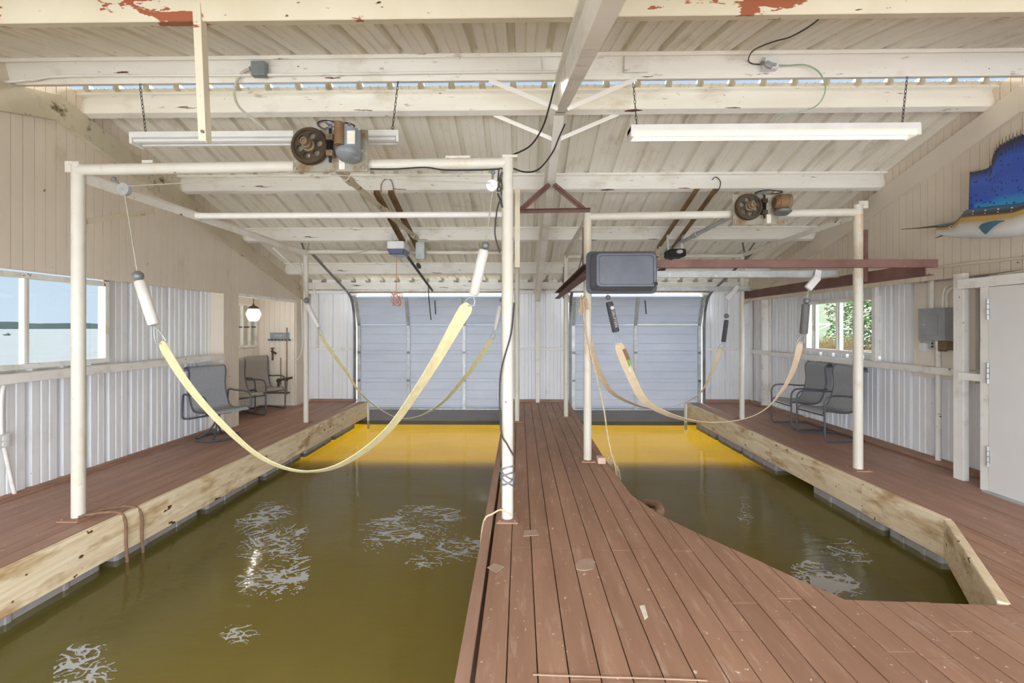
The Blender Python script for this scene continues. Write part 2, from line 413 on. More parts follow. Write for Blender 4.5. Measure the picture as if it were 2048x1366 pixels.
b = B(); b.box(WXL-.01, WXL+.055, -1.1, 9.66, -.2, .012)
struct(b.build('trim_1', 'fascia', smooth=0, bevel=.006), 'brown edge board along the left side of the walkway', 'edge board')
def rj(k): return sorted([rnd.uniform(4.2, 6), rnd.uniform(7, 8.6)])
b = B(); boards(b, [(3.47, 3.302), (3.47, 9.66), (4.88, 9.66), (4.88, 3.302)], 3.47, 4.88, .1395, .005, rj)
struct(b.build('floor_right', 'deck2', smooth=0, origin=(0, 0, 0)), 'brown plank deck along the right wall', 'deck')
LE0, LE1 = -3.40, -3.22     # the left dock edge runs slightly askew
b = B(); boards(b, [(-5.3, 7.3), (-5.3, 9.3), (-4.5, 9.3), (-4.5, 9.66), (LE1+.0, 9.66), (LE0, -1.1), (-4.7, -1.1), (-4.7, 7.3)], -5.3, -3.15, .1395, .005, rj)
struct(b.build('floor_left', 'deck2', smooth=0, origin=(0, 0, 0)), 'brown plank deck along the left wall', 'deck')
# solid deck frames under the boards so no light comes through the joints
b = B(); b.prism([(p[0]*.999, p[1], -.045) for p in centre_poly], (0, 0, .006))
struct(b.build('floor_subframe', 'fascia', smooth=0))
b = B(); b.box(3.48, 4.87, 3.3, 9.66, -.046, -.038); b.box(-4.7, -3.42, -1.1, 9.66, -.046, -.038)
struct(b.build('floor_joists', 'fascia', smooth=0))
# raw pine edge beams
b = B(); b.hexa([(LE0-.005, -1.1, -.30), (LE0+.05, -1.1, -.30), (LE1+.05, 9.66, -.30), (LE1-.005, 9.66, -.30), (LE0-.005, -1.1, .006), (LE0+.05, -1.1, .006), (LE1+.05, 9.66, .006), (LE1-.005, 9.66, .006)])
struct(b.build('trim_2', 'pine', smooth=0, bevel=.008, origin=(0, 0, 0)), 'raw pine beam facing the left dock edge', 'edge beam')
b = B(); b.box(3.42, 3.475, 4.72, 9.66, -.30, .006)
struct(b.build('trim_3', 'pine', smooth=0, bevel=.008, origin=(0, 2, 0)), 'raw pine beam facing the right dock edge', 'edge beam')
b = B(); b.box(3.415, 3.475, 3.80, 4.715, -.31, .008)
struct(b.build('trim_4', 'pine', smooth=0, bevel=.008, origin=(1, 0, 0)), 'short pine beam at the near end of the right dock edge', 'edge beam')
b = B(); b.bar((3.445, 3.80, -.15), (2.72, 2.66, -.15), .06, .31)
struct(b.build('trim_5', 'pine', smooth=0, bevel=.008, origin=(0, 1, 0)), 'diagonal pine board closing the right slip corner', 'edge beam')
b = B()
for a, c in zip(slip2[:-1], slip2[1:]): b.bar((a[0]-.03, a[1], -.13), (c[0]-.03, c[1], -.13), .03, .18)
struct(b.build('trim_6', 'fascia', smooth=0), 'brown fascia under the right edge of the walkway', 'edge board')
# base boards
b = B(); b.box(XL-.01, XL+.07, -1.1, 6.93, 0, .035); b.box(XL+.07, XL+.1, -1.1, 6.93, 0, .02)
struct(b.build('baseboard_left', 'plate_brown', smooth=0, bevel=.004))
b = B(); b.box(XR-.16, XR, 4.9, 9.7, 0, .04)
struct(b.build('baseboard_right', 'plate_brown', smooth=0, bevel=.004))
b = B(); b.box(-4.4, -3.42, YB-.1, YB-.02, 0, .05); b.box(-.25, 1.02, YB-.1, YB-.02, 0, .05); b.box(3.78, 4.75, YB-.1, YB-.02, 0, .06)
struct(b.build('baseboard_back', 'plate_brown', smooth=0, bevel=.004))

# ------------------------------------------------------------------ floats under the docks
def flt(x0, x1, y0, y1, z1, label, grp):
    o = thing('dock_float', ((x0+x1)/2, (y0+y1)/2, z1), label, 'float', grp)
    bb = B(); bb.box(x0, x1, y0, y1, WZ-.06, z1); bb.build('tank', 'float', o, smooth=0, bevel=.025)
    r = B()
    for k in (.3, .7):
        ym = y0+(y1-y0)*k; r.box(x0-.012, x1+.012, ym-.02, ym+.02, WZ-.05, z1-.03)
    r.build('rib', 'float', o, smooth=0, bevel=.006)
    return o
ORD = ('nearest of all', 'second from the near end', 'third from the near end', 'fourth from the near end', 'fifth from the near end', 'sixth from the near end')
yy = 2.7; k = 0
while yy < 9.0:
    xe = LE0+(LE1-LE0)*(yy+1.1)/10.76
    flt(xe-1.0, xe-.03, yy, yy+.98, -.302, 'grey plastic float under the left dock beam, '+ORD[k], 'floats under the left dock'); yy += 1.10; k += 1
for k, (y0, y1) in enumerate(((3.88, 4.42), (4.50, 5.55), (6.35, 7.3), (7.38, 8.2), (8.3, 9.2))):
    flt(3.455, 4.5, y0, y1, -.302, 'grey plastic float under the right dock beam, '+ORD[k], 'floats under the right dock')
b = B()
for y0 in (2.4, 4.4, 6.4, 8.4): b.box(WXL+.15, .9, y0, y0+1.5, WZ-.06, -.05)
struct(b.build('floor_piers', 'float', smooth=0, bevel=.02))

# ------------------------------------------------------------------ water and lake bed
def quad(name, m, x0, x1, y0, y1, z):
    bb = B(); bb.bm.faces.new([bb.bm.verts.new(p) for p in ((x0, y0, z), (x1, y0, z), (x1, y1, z), (x0, y1, z))])
    return bb.build(name, m, smooth=0, origin=(0, 0, z))
struct(quad('water_surface', 'water', -6.5, 6.0, -3, 13.5, WZ), 'murky green brown water in both boat slips', 'water')
struct(quad('lake_bed', 'bed', -8, 7.5, -4, 16, WZ-.65))
b = B()
for (x0, x1, y0, y1) in ((-900, -6.5, -700, 900), (-6.5, 6.0, 13.5, 900), (6.0, 900, 60, 900)):
    b.bm.faces.new([b.bm.verts.new(p) for p in ((x0, y0, WZ), (x1, y0, WZ), (x1, y1, WZ), (x0, y1, WZ))])
struct(b.build('lake_surface', 'lake', smooth=0, origin=(0, 0, WZ)), 'pale open lake outside the left window', 'lake')

from mathutils import noise as mnoise
def foam_glint_mat():  # pale colour stands in for reflections on the water as well as froth
    t = NT('foam_glint_film'); d = t.n('ShaderNodeBsdfDiffuse'); d.inputs[0].default_value = C('dfe2e8'); tr = t.n('ShaderNodeBsdfTransparent')
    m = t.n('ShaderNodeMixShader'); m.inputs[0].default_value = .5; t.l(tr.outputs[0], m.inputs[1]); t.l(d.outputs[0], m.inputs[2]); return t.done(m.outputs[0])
M['foam_glint'] = foam_glint_mat()
def foam_glint(x0, y0, x1, y1, label, sx=1.6, sy=4.5, thr=.5, seed=0, cell=.011):
    # bright reflections and froth painted as pale flakes: cells of a fine sheet kept where a swirled noise is high, denser towards the middle
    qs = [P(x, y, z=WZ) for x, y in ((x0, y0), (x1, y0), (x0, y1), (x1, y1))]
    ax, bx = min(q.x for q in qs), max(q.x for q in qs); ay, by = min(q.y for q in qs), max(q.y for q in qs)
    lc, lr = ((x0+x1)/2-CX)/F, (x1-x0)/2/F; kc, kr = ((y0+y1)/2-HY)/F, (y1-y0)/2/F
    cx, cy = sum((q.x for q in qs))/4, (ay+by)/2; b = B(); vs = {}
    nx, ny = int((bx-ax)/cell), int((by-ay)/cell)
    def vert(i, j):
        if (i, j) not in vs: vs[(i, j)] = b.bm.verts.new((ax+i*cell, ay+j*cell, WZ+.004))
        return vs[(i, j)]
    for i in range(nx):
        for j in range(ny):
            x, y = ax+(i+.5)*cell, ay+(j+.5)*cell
            k_ = (CH-WZ)/y; lat = x/y+.0172                      # bearing and nearness: each patch is an ellipse as seen from the camera
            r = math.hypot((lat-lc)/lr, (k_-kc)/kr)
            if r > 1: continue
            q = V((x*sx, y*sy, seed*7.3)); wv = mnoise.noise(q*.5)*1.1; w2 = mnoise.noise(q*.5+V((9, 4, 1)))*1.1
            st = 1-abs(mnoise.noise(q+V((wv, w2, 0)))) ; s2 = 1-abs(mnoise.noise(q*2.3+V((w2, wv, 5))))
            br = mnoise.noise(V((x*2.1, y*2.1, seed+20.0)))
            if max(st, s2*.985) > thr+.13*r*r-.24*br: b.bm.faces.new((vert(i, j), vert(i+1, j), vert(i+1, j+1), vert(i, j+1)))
    return tag(b.build('water_foam_glint', 'foam_glint', smooth=0, origin=(cx, cy, WZ)), label, 'foam_glint', kind='stuff')
foam_glint(455, 980, 620, 1240, 'white swirl of painted glints and froth in the middle of the left slip', 6, 9, .90, 1)
foam_glint(690, 1012, 990, 1148, 'broken white painted glints and froth beside the walkway in the left slip', 4.5, 13, .91, 2)
foam_glint(90, 1290, 260, 1440, 'painted glint and froth wisp at the near left of the left slip', 8, 10, .90, 3, .007)
foam_glint(420, 1250, 520, 1300, 'small painted glint and froth wisp in the left slip', 9, 12, .9, 4, .006)
foam_glint(1575, 1070, 1740, 1205, 'white swirl of painted glints and froth at the near end of the right slip', 7, 9, .90, 5, .008)
foam_glint(1462, 965, 1508, 1100, 'thin streak of painted glints and froth in the middle of the right slip', 8, 8, .91, 6, .009)

# ------------------------------------------------------------------ roof
PITCH = .305
RIB = [(0, 0), (.010, .052), (.058, .052), (.068, 0), (.133, 0), (.139, .008), (.151, .008), (.157, 0), (.213, 0), (.219, .008), (.231, .008), (.237, 0)]
def rib_profile(a0, a1, off=0):
    pts = []; x = a0+off-PITCH
    while x < a1:
        for dx, h in RIB:
            if a0 <= x+dx <= a1: pts.append((x+dx, h))
        x += PITCH
    return pts
roof = thing('ceiling', (0, RIDGE, R(RIDGE)), 'ribbed cream metal roof seen from below', 'roof', kind='structure')
pr = rib_profile(-4.98, 5.12)
yA, yB2 = RIDGE+.19, YB+.28
b = B(); b.sheet([(x, yA, R(yA)+h) for x, h in pr], (0, yB2-yA, R(yB2)-R(yA))); b.build('roof_sheet', 'roof', roof, smooth=0, solid=.003)
yC = YF-.3
b = B(); b.sheet([(x, RIDGE+.01, R(RIDGE-.001)+h) for x, h in pr], (0, yC-RIDGE-.01, R(yC)-R(RIDGE-.001))); b.build('roof_sheet', 'roof', roof, smooth=0, solid=.003)

def purlin(Y, x0, x1, m, label, d=.185, fl=.075, t=.006, flip=1):
    sl = -SL if Y > RIDGE else SL
    ang = math.atan(sl); u = V((0, cos(ang), sin(ang))); n = V((0, -sin(ang), cos(ang)))
    top = V((0, Y, R(Y)-.004))
    bb = B()
    def strip(a, c):    # plate from (s,n) a to c
        pa, pc = top+u*a[0]+n*a[1], top+u*c[0]+n*c[1]
        dv = (pc-pa).normalized(); nn = V((0, -dv.z, dv.y))*t/2
        bb.prism([V((x0, 0, 0))+q for q in (pa-nn, pc-nn, pc+nn, pa+nn)], (x1-x0, 0, 0))
    strip((0, 0), (0, -d)); strip((-fl, 0), (0, 0)); strip((-fl, 0), (-fl, -.028)); strip((0, -d), (fl, -d)); strip((fl, -d), (fl, -d+.02))
    return struct(bb.build('ceiling_beam', m, smooth=0), label, 'beam')
PY = {1: 2.56, 2: 3.95, 4: 4.68, 6: 6.05, 8: 7.44, 10: 8.78}
purlin(PY[1], -4.98, 5.1, 'beam_rusty', 'yellowish steel roof beam nearest the camera with peeling rust patches')
purlin(PY[2], -4.98, 5.1, 'beam', 'cream steel roof beam just before the roof ridge with conduit along it')
purlin(PY[4], -4.47, XRS+.02, 'beam', 'cream steel roof beam just beyond the roof ridge')
purlin(PY[6], -4.47, XRS+.02, 'beam', 'second cream roof beam beyond the ridge, level with the upper left hoist pipe')
purlin(PY[8], -4.47, XRS+.02, 'beam', 'third cream roof beam beyond the ridge, above the door openers')
purlin(PY[10], -4.47, XRS+.02, 'beam', 'cream roof beam nearest the back wall')
purlin(1.1, -4.98, 5.1, 'beam', 'cream roof beam over the entrance'); purlin(-.4, -4.98, 5.1, 'beam', 'cream roof beam at the front eave')
# eave strut, foamed closure and wall plates at the back
b = B(); b.box(-4.47, XRS, YB-.16, YB-.1, R(YB)-.14, R(YB)-.0)
struct(b.build('trim_7', 'beam', smooth=0), 'cream eave beam along the top of the back wall', 'trim')
b = B(); b.box(-4.47, XRS, YB-.12, YB-.02, R(YB)-.225, R(YB)-.165)
struct(b.build('trim_8', 'wood_white', smooth=0), 'cream plate above the garage doors', 'trim')
b = B()
x = -4.4
while x < 4.6:
    b.prism([(x+.10, YB-.2, R(YB-.2)-.001), (x+.305-.02, YB-.2, R(YB-.2)-.001), (x+.305-.02, YB-.2, R(YB-.2)-.06), (x+.10, YB-.2, R(YB-.2)-.06)], (0, .05, 0)); x += PITCH
struct(b.build('trim_9', 'wood_white', smooth=0), 'pale foamed closure strips under the roof at the back', 'trim')

b = B(); b.box(-5.0, 5.14, RIDGE-.22, RIDGE+.2, R(RIDGE)+.062, R(RIDGE)+.068); b.box(-5.0, 5.14, RIDGE-.22, RIDGE-.21, R(RIDGE)-.03, R(RIDGE)+.066); b.build('ridge_cap', 'roof', roof, smooth=0)
# rafters on the side walls (kinked at the ridge) and the centre rafter
def side_rafter(xa, xb, m, label):
    bb = B()
    for (ya, yb) in ((RIDGE, YB-.02), (YC2, RIDGE)):
        ta, tb = R(ya+1e-4 if ya == RIDGE else ya)-.20, R(yb if yb != RIDGE else RIDGE-1e-4)-.20
        bb.hexa([(xa, ya, ta-.25), (xb, ya, ta-.25), (xb, yb, tb-.25), (xa, yb, tb-.25), (xa, ya, ta), (xb, ya, ta), (xb, yb, tb), (xa, yb, tb)])
    return struct(bb.build('ceiling_beam', m, smooth=0, bevel=.004), label, 'beam')
YC2 = -1.0
side_rafter(XLS-.05, XLS+.05, 'rafter', 'stained beige rafter sloping down the left wall')
side_rafter(XRS-.05, XRS+.05, 'rafter_clean', 'clean beige rafter sloping down the right wall')
b = B()
for (ya, yb) in ((RIDGE, YB-.1), (YC2, RIDGE)):
    ta, tb = R(ya+1e-4 if ya == RIDGE else ya)-.18, R(yb if yb != RIDGE else RIDGE-1e-4)-.18
    for (xa, xb, d0, d1) in ((.32, .415, .22, .262), (.335, .40, .0, .23), (.30, .415, -.0, .03)):
        b.hexa([(xa, ya, ta-d1), (xb, ya, ta-d1), (xb, yb, tb-d1), (xa, yb, tb-d1), (xa, ya, ta-d0), (xb, ya, ta-d0), (xb, yb, tb-d0), (xa, yb, tb-d0)])
struct(b.build('ceiling_beam', 'beam', smooth=0, bevel=.003), 'cream central rafter running away overhead from the camera', 'beam')
b = B(); b.box(.325, .405, YB-.16, YB-.06, 0, R(YB-.1)-.4)
struct(b.build('trim_10', 'wood_white', smooth=0, bevel=.004), 'white steel column at the back wall between the garage doors', 'column')
for (yp, side, lab) in ((PY[2], -1, 'near left'), (PY[2], 1, 'near right'), (PY[4], -1, 'far left'), (PY[4], 1, 'far right')):
    zb = R(yp)-.19; zr = R(yp)-.42
    b = B(); b.angle((.365+side*.04, yp+.03, zr), (.365+side*.63, yp+.03, zb+.02), .04, .035, .004, up=(0, -.3, .95))
    tag(b.build('flange_brace', 'beam', smooth=0), f'thin cream steel brace at the ridge, {lab} of the four round the central rafter', 'brace', 'braces at the central rafter')
b = B()
for (px, py, X_) in ((.0, 0, 0),):
    for sx in (-.28, .02, .62):
        b.box(.36+sx-.1, .36+sx+.1, PY[2]-.014, PY[2]-.004, R(PY[2])-.16, R(PY[2])-.02) if sx != .02 else None
struct(b.build('ceiling_splice_plate', 'beam', smooth=0))

# ------------------------------------------------------------------ walls
def vsheet_y(x, y0, y1, z0, z1, sgn):      # ribbed sheet on a side wall, ribs vertical, ribs standing outwards
    bb = B(); bb.sheet([(x+sgn*h, y, z0) for y, h in rib_profile(y0, y1)], (0, 0, z1-z0)); return bb
def vsheet_into(bb, x, y0, y1, z0, z1, sgn):
    p = [(y0, 0)]+[q for q in rib_profile(y0, y1)]+[(y1, 0)]
    bb.sheet([(x+sgn*h, y, z0) for y, h in p], (0, 0, z1-z0))
def groove_wall(bb, plane, a0, a1, zf0, zf1, axis, sgn, pitch=.1, g=.007, dep=.008, th=.05, off=0.0):
    """vertical boards with grooves; plane = inner face, body behind it (sgn away from the room)"""
    a = a0
    def q(a, d, z): return (plane+sgn*d, a, z) if axis == 'y' else (a, plane+sgn*d, z)
    while a < a1-1e-4:
        e = min(a+pitch-g, a1)
        for (s0, s1, d) in ((a, e, 0), (e, min(e+g, a1), dep)):
            if s1-s0 < 1e-4: continue
            bb.hexa([q(s0, d, zf0(s0)), q(s1, d, zf0(s1)), q(s1, th, zf0(s1)), q(s0, th, zf0(s0)), q(s0, d, zf1(s0)), q(s1, d, zf1(s1)), q(s1, th, zf1(s1)), q(s0, th, zf1(s0))])
        a += pitch
HZ = 2.065       # bottom edge of the upper siding
W1 = (3.38, 5.13, 1.16, 2.06)      # left window y0,y1,z0,z1
wl = thing('wall_left', (XL, 4, 0), 'left wall of white ribbed sheet under beige grooved siding', 'wall', kind='structure')
b = B()
vsheet_into(b, XL, YF, W1[0], -.04, 2.3, -1); vsheet_into(b, XL, W1[0], W1[1], -.04, W1[2], -1); vsheet_into(b, XL, W1[1], 6.95, -.04, 2.3, -1)
b.build('ribbed_sheet', 'wall', wl, smooth=0, solid=.003)
b = B(); groove_wall(b, XLS, YF, YB-.01, lambda y: HZ, lambda y: R(y)-.01, 'y', -1, off=0)
b.build('upper_siding', 'siding', wl, smooth=0)
b = B(); b.box(XL-.06, XLS-.03, YF, 7.3, HZ+.03, HZ+.06); b.build('soffit', 'siding', wl, smooth=0)
b = B(); groove_wall(b, XLS, 6.93, 7.3, lambda y: .0, lambda y: HZ, 'y', -1, pitch=.065); b.box(XL-.05, XLS-.002, 6.925, 6.95, 0, HZ+.02); b.box(XL-.05, XLS-.001, 7.28, 7.3, 0, HZ+.02)
b.build('siding_column', 'siding', wl, smooth=0)
b = B(); b.box(XLS-.055, XLS+.0, 9.2, YB-.01, 0, HZ); b.build('corner_board', 'siding', wl, smooth=0)
# panel edges with cracked seams on the upper siding
# sill rail on the left wall
b = B(); b.hexa([(XL+.01, YF, 1.03), (XLS+.02, YF, 1.03), (XLS+.02, 6.93, 1.07), (XL+.01, 6.93, 1.07), (XL+.01, YF, 1.12), (XLS+.02, YF, 1.12), (XLS+.02, 6.93, 1.15), (XL+.01, 6.93, 1.15)])
struct(b.build('trim_11', 'wood_white', smooth=0, bevel=.006), 'chipped white rail along the left wall under the window', 'rail')

# left window
def window_y(name, x, y0, y1, z0, z1, mull, label, fr=.05, fd=.09, sgn=-1, m='wood_white'):
    o = thing(name, (x, (y0+y1)/2, z0), label, 'window', kind='structure')
    bb = B(); bb.box(x-fd/2, x+fd/2, y0, y1, z0, z0+fr); bb.box(x-fd/2, x+fd/2, y0, y1, z1-fr, z1); bb.box(x-fd/2, x+fd/2, y0, y0+fr, z0+fr, z1-fr); bb.box(x-fd/2, x+fd/2, y1-fr, y1, z0+fr, z1-fr)
    bb.build('window_frame', m, o, smooth=0, bevel=.004)
    for ym in mull:
        mb = B(); mb.box(x-.025, x+.03, ym-.035, ym-.004, z0+fr, z1-fr); mb.box(x-.04, x+.01, ym+.004, ym+.03, z0+fr, z1-fr); mb.build('mullion', m, o, smooth=0, bevel=.004)
    gb = B(); gb.box(x-.006, x+.0, y0+fr, y1-fr, z0+fr, z1-fr); gb.build('window_pane', 'glass', o, smooth=0)
    return o
window_y('window_1', XL+.02, *W1, (4.28,), 'sliding window in the left wall looking over the lake')

# alcove
AX, AY = -5.18, 9.16
al = thing('wall_alcove', (AX, 8.2, 0), 'cream grooved siding walls of the seating alcove', 'wall', kind='structure')
AW = (8.25, 9.07, 1.17, 2.0)
b = B(); groove_wall(b, AY, AX, XLS-.02, lambda a: .0, lambda a: 2.3, 'x', 1, pitch=.104); b.build('far_siding', 'siding_w', al, smooth=0)
b = B()
for (y0, y1, z0, z1) in ((7.3, AW[0], 0, 2.3), (AW[0], AW[1], 0, AW[2]), (AW[0], AW[1], AW[3], 2.3), (AW[1], AY, 0, 2.3)):
    groove_wall(b, AX, y0, y1, lambda y, z0=z0: z0, lambda y, z1=z1: z1, 'y', -1, pitch=.104)
b.build('outer_siding', 'siding_w', al, smooth=0)
b = B(); b.box(AX-.05, XL-.05, 7.22, 7.3, 0, 2.3); b.build('near_siding', 'siding_w', al, smooth=0)
b = B(); b.box(AX-.05, XLS-.05, 7.2, AY+.05, 2.16, 2.2); b.build('alcove_ceiling', 'siding_w', al, smooth=0)
b = B(); b.box(XLS-.06, XLS+.004, 7.3, 9.2, HZ-.02, HZ+.03); b.build('header_trim', 'wood_white', al, smooth=0)
b = B(); b.box(AX, XLS-.06, AY-.02, AY-.002, .88, .91); b.build('ledge', 'siding_w', al, smooth=0)
window_y('window_2', AX-.02, *AW, (8.62, 8.86), 'small barred window in the alcove', fr=.04)
b = B(); b.box(AX-.01, AX+.0, AW[0]+.04, AW[1]-.04, 1.55, 1.57); struct(b.build('window_2_bar', 'iron', smooth=0))

# back wall
wb = thing('wall_back', (0, YB, 0), 'white ribbed back wall with two garage doors', 'wall', kind='structure')
D1, D2, DZ = (-3.40, -.30), (1.06, 3.74), 2.22
b = B()
def vsheet_x(bb, y, x0, x1, z0, z1):
    p = [(x0, 0)]+rib_profile(x0, x1, .12)+[(x1, 0)]
    bb.sheet([(x, y+h, z0) for x, h in p], (0, 0, z1-z0))
vsheet_x(b, YB, -5.3, D1[0]-.05, -.04, 2.6); vsheet_x(b, YB, D1[1]+.05, D2[0]-.05, -.04, 2.6); vsheet_x(b, YB, D2[1]+.05, 5.1, -.04, 2.6)
vsheet_x(b, YB, D1[0]-.05, D1[1]+.05, DZ, 2.6); vsheet_x(b, YB, D2[0]-.05, D2[1]+.05, DZ, 2.6)
b.build('ribbed_sheet', 'wall', wb, smooth=0, solid=.003)
for (x0, x1) in ((-4.4, D1[0]-.06), (D1[1]+.06, D2[0]-.06), (D2[1]+.06, XRS)):
    b = B(); b.box(x0, x1, YB-.06, YB-.005, 1.075, 1.125); b.build('girt', 'wood_white', wb, smooth=0, bevel=.003)
b = B()
for xx in (D1[0]-.05, D1[1]+.05, D2[0]-.05, D2[1]+.05): b.box(xx-.03, xx+.03, YB-.05, YB+.03, -.04, DZ)
b.build('door_jamb', 'wood_white', wb, smooth=0)

b = B(); b.box(-5.4, XL-.03, YB+.03, YB+.06, -.1, 2.5); b.box(XR+.0, 5.3, YB-.1, YB+.06, -.1, 2.5); b.box(-5.35, AX-.045, 7.2, YB+.06, -.1, 2.3); struct(b.build('wall_outer_corners', 'siding', smooth=0))
# right wall
W3 = (P(1762, 720, X=XR).y, P(1617, 708, X=XR).y, 1.16, 1.98)
wr = thing('wall_right', (XR, 4, 0), 'right wall of white ribbed sheet under beige grooved siding', 'wall', kind='structure')
b = B()
vsheet_into(b, XR, YF, W3[0], -.04, 2.3, 1); vsheet_into(b, XR, W3[0], W3[1], -.04, W3[2], 1); vsheet_into(b, XR, W3[0], W3[1], W3[3], 2.3, 1); vsheet_into(b, XR, W3[1], YB, -.04, 2.3, 1)
b.build('ribbed_sheet', 'wall', wr, smooth=0, solid=.003)
b = B(); groove_wall(b, XRS, YF, YB-.01, lambda y: 2.085, lambda y: R(y)-.01, 'y', 1, off=0); b.build('upper_siding', 'siding', wr, smooth=0)
b = B(); b.box(XRS+.03, XR+.06, YF, YB, 2.12, 2.15); b.build('soffit', 'siding', wr, smooth=0)
b = B()
for (yy0, yy1, m_) in ((7.9, 8.6, 0), (9.05, 9.12, 0)): b.box(XR-.05, XR-.02, yy0, yy0+.06, 0, 2.12)
b.box(XR-.16, XR-.02, 9.1, 9.16, 0, 2.1)
b.build('stud', 'wood_white', wr, smooth=0)
window_y('window_3', XR-.02, *W3, (P(1682, 660, X=XR).y, P(1634, 660, X=XR).y), 'sliding window in the right wall looking onto the green bank', fr=.05)
b = B(); b.box(XR-.13, XR-.08, P(1751, 660, X=XR-.1).y-.03, P(1751, 660, X=XR-.1).y+.03, 1.1, 2.1)
struct(b.build('trim_12', 'wood_white', smooth=0), 'narrow white upright in front of the right window', 'trim')
b = B(); b.box(XR-.17, XR-.01, 4.86, 9.5, 1.02, 1.10)
struct(b.build('trim_13', 'wood_white', smooth=0, bevel=.006), 'chipped white rail along the right wall under the window', 'rail')
# stud, header, man door
XD = 4.42
st = P(1927, 960, X=4.52)
b = B(); b.box(4.47, 4.53, st.y-.05, st.y+.06, 0, 2.10)
struct(b.build('trim_14', 'wood_white', smooth=0, bevel=.004), 'white wall stud between the breaker panel and the man door', 'stud')
dl = P(1981, 990, X=XD).y
door = thing('door_3', (XD, dl, 0), 'plain white man door at the right edge', 'door', kind='structure')
b = B(); b.box(XD-.02, XD+.025, dl-.92, dl-.004, .015, 1.93); b.build('door_leaf', 'door_white', door, smooth=0, bevel=.003)
b = B(); b.box(XD-.015, XD+.1, dl, dl+.085, 0, 2.02); b.box(XD-.015, XD+.1, dl-1.02, dl-.925, 0, 2.02); b.box(XD-.02, XD+.1, dl-1.02, st.y-.06, 1.935, 2.03); b.build('door_frame', 'wood_white', door, smooth=0, bevel=.003)
for zz in (.34, 1.12, 1.72):
    b = B()
    for dz in (-.075, -.025, .025, .075): b.cyl((XD-.028, dl-.001, zz+dz-.021), (XD-.028, dl-.001, zz+dz+.021), .012, 10)
    b.box(XD-.026, XD-.02, dl-.02, dl+.018, zz-.07, zz+.07); b.build('hinge', 'galv', door, smooth=40)
b = B(); b.box(XD+.0, XD+.06, dl+.085, st.y-.05, 1.03, 1.10); b.build('rail', 'wood_white', door, smooth=0)
b = B(); b.box(XD-.06, XD+.08, dl-1.0, dl+.02, 0, .014); b.build('threshold', 'galv', door, smooth=0)
b = B(); b.cyl((XD-.09, dl-.84, 1.0), (XD-.02, dl-.84, 1.0), .028); b.ball((XD-.09, dl-.84, 1.0), .03); b.build('door_knob', 'galv', door)
# closed wall behind the door recess
b = B(); b.box(XD+.03, XR, dl-1.1, dl-1.02, 0, 2.1); struct(b.build('wall_door_recess', 'wall', smooth=0))

# ------------------------------------------------------------------ garage doors
def garage(name, x0, x1, label, struts):
    o = thing(name, ((x0+x1)/2, YB-.1, 0), label, 'garage door', kind='structure')
    Yd, zb, sh = YB-.08, -.13, .58
    secs = []
    for k in range(3): secs.append(((Yd, zb+k*sh), (Yd, zb+(k+1)*sh-(.003 if k == 2 else -.001))))
    secs.append(((Yd, zb+3*sh+.004), (Yd-.22, zb+3*sh+.56)))
    for (a, c) in secs:
        bb = B(); A, Cc = V((0, a[0], a[1])), V((0, c[0], c[1])); d = Cc-A; n = V((0, -d.z, d.y)).normalized()
        if n.y > 0: n = -n
        prof = []
        for t, h in ((0, 0), (.045, 0), (.055, .012), (.075, .012), (.085, 0), (.31, 0), (.32, .01), (.335, .01), (.345, 0), (.64, 0), (.65, .01), (.665, .01), (.675, 0), (.915, 0), (.925, .012), (.945, .012), (.955, 0), (1, 0)):
            prof.append(A+d*t+n*h+V((x0, 0, 0)))
        bb.sheet(prof, (x1-x0, 0, 0)); bb.build('door_section', 'garage', o, smooth=0, solid=.004)
        sb = B()
        for xs in [x0+.045, x1-.045]+struts:
            sb.bar(A+n*.02+V((xs, 0, 0)), Cc+n*.02+V((xs, 0, 0)), .065, .03, up=n)
        sb.build('stile', 'galv', o, smooth=0)
    hb = B()
    for k in range(3):
        for xs in [x0+.05, x1-.05]+struts: hb.cbox((xs, Yd-.045, zb+(k+1)*sh), .06, .02, .05)
    hb.build('hinge', 'galv_d', o, smooth=0)
    b2 = B(); b2.box(x0, x1, Yd-.03, Yd+.02, zb-.025, zb+.0); b2.build('bottom_seal', 'galv', o, smooth=0)
    for s, xx in ((1, x0-.03), (-1, x1+.03)):
        tb = B()
        path = [(xx, Yd-.07, -.12), (xx, Yd-.07, 1.55), (xx, Yd-.11, 1.85), (xx, Yd-.24, 2.12), (xx, Yd-.45, 2.25), (xx, Yd-2.15, 2.80)]
        tb.ribbon(smoothpath(path[1:5], 4), V((.028, 0, 0)), .006); tb.bar(path[0], path[1], .056, .006, up=(0, 1, 0)); tb.bar(path[4], path[5], .006, .055); tb.bar(path[0], path[1], .006, .05, up=(0, 1, 0))
        tb.build('door_track', 'galv_d', o, smooth=0)
        cb = B(); cb.cbox((xx, Yd-.12, 2.16), .09, .08, .09); cb.cyl((xx-.03, Yd-.1, 2.1), (xx+.03, Yd-.1, 2.1), .04); cb.build('track_bracket', 'galv', o)
    hb = B(); hb.cyl((x0-.15, YB-.14, DZ+.06), (x1+.15, YB-.14, DZ+.06), .013, 8); hb.build('torsion_shaft', 'rust', o)
    hh = B(); hh.bar(((x0+x1)/2+.12, Yd-.24, 2.1), ((x0+x1)/2+.14, Yd-.26, 1.82), .02, .012, up=(0, 1, 0)); hh.build('pull_arm', 'iron', o, smooth=0)
    return o
garage('door_1', *D1, 'pale blue sectional garage door over the left slip', [-2.32, -1.16])
garage('door_2', *D2, 'pale blue sectional garage door over the right slip', [2.385])
b = B(); b.box(-3.30, -.26, YB-.10, YB-.02, -.47, -.12); struct(b.build('door_1_skirt', 'skirt', smooth=0), 'dark skirt below the left garage door', 'skirt')
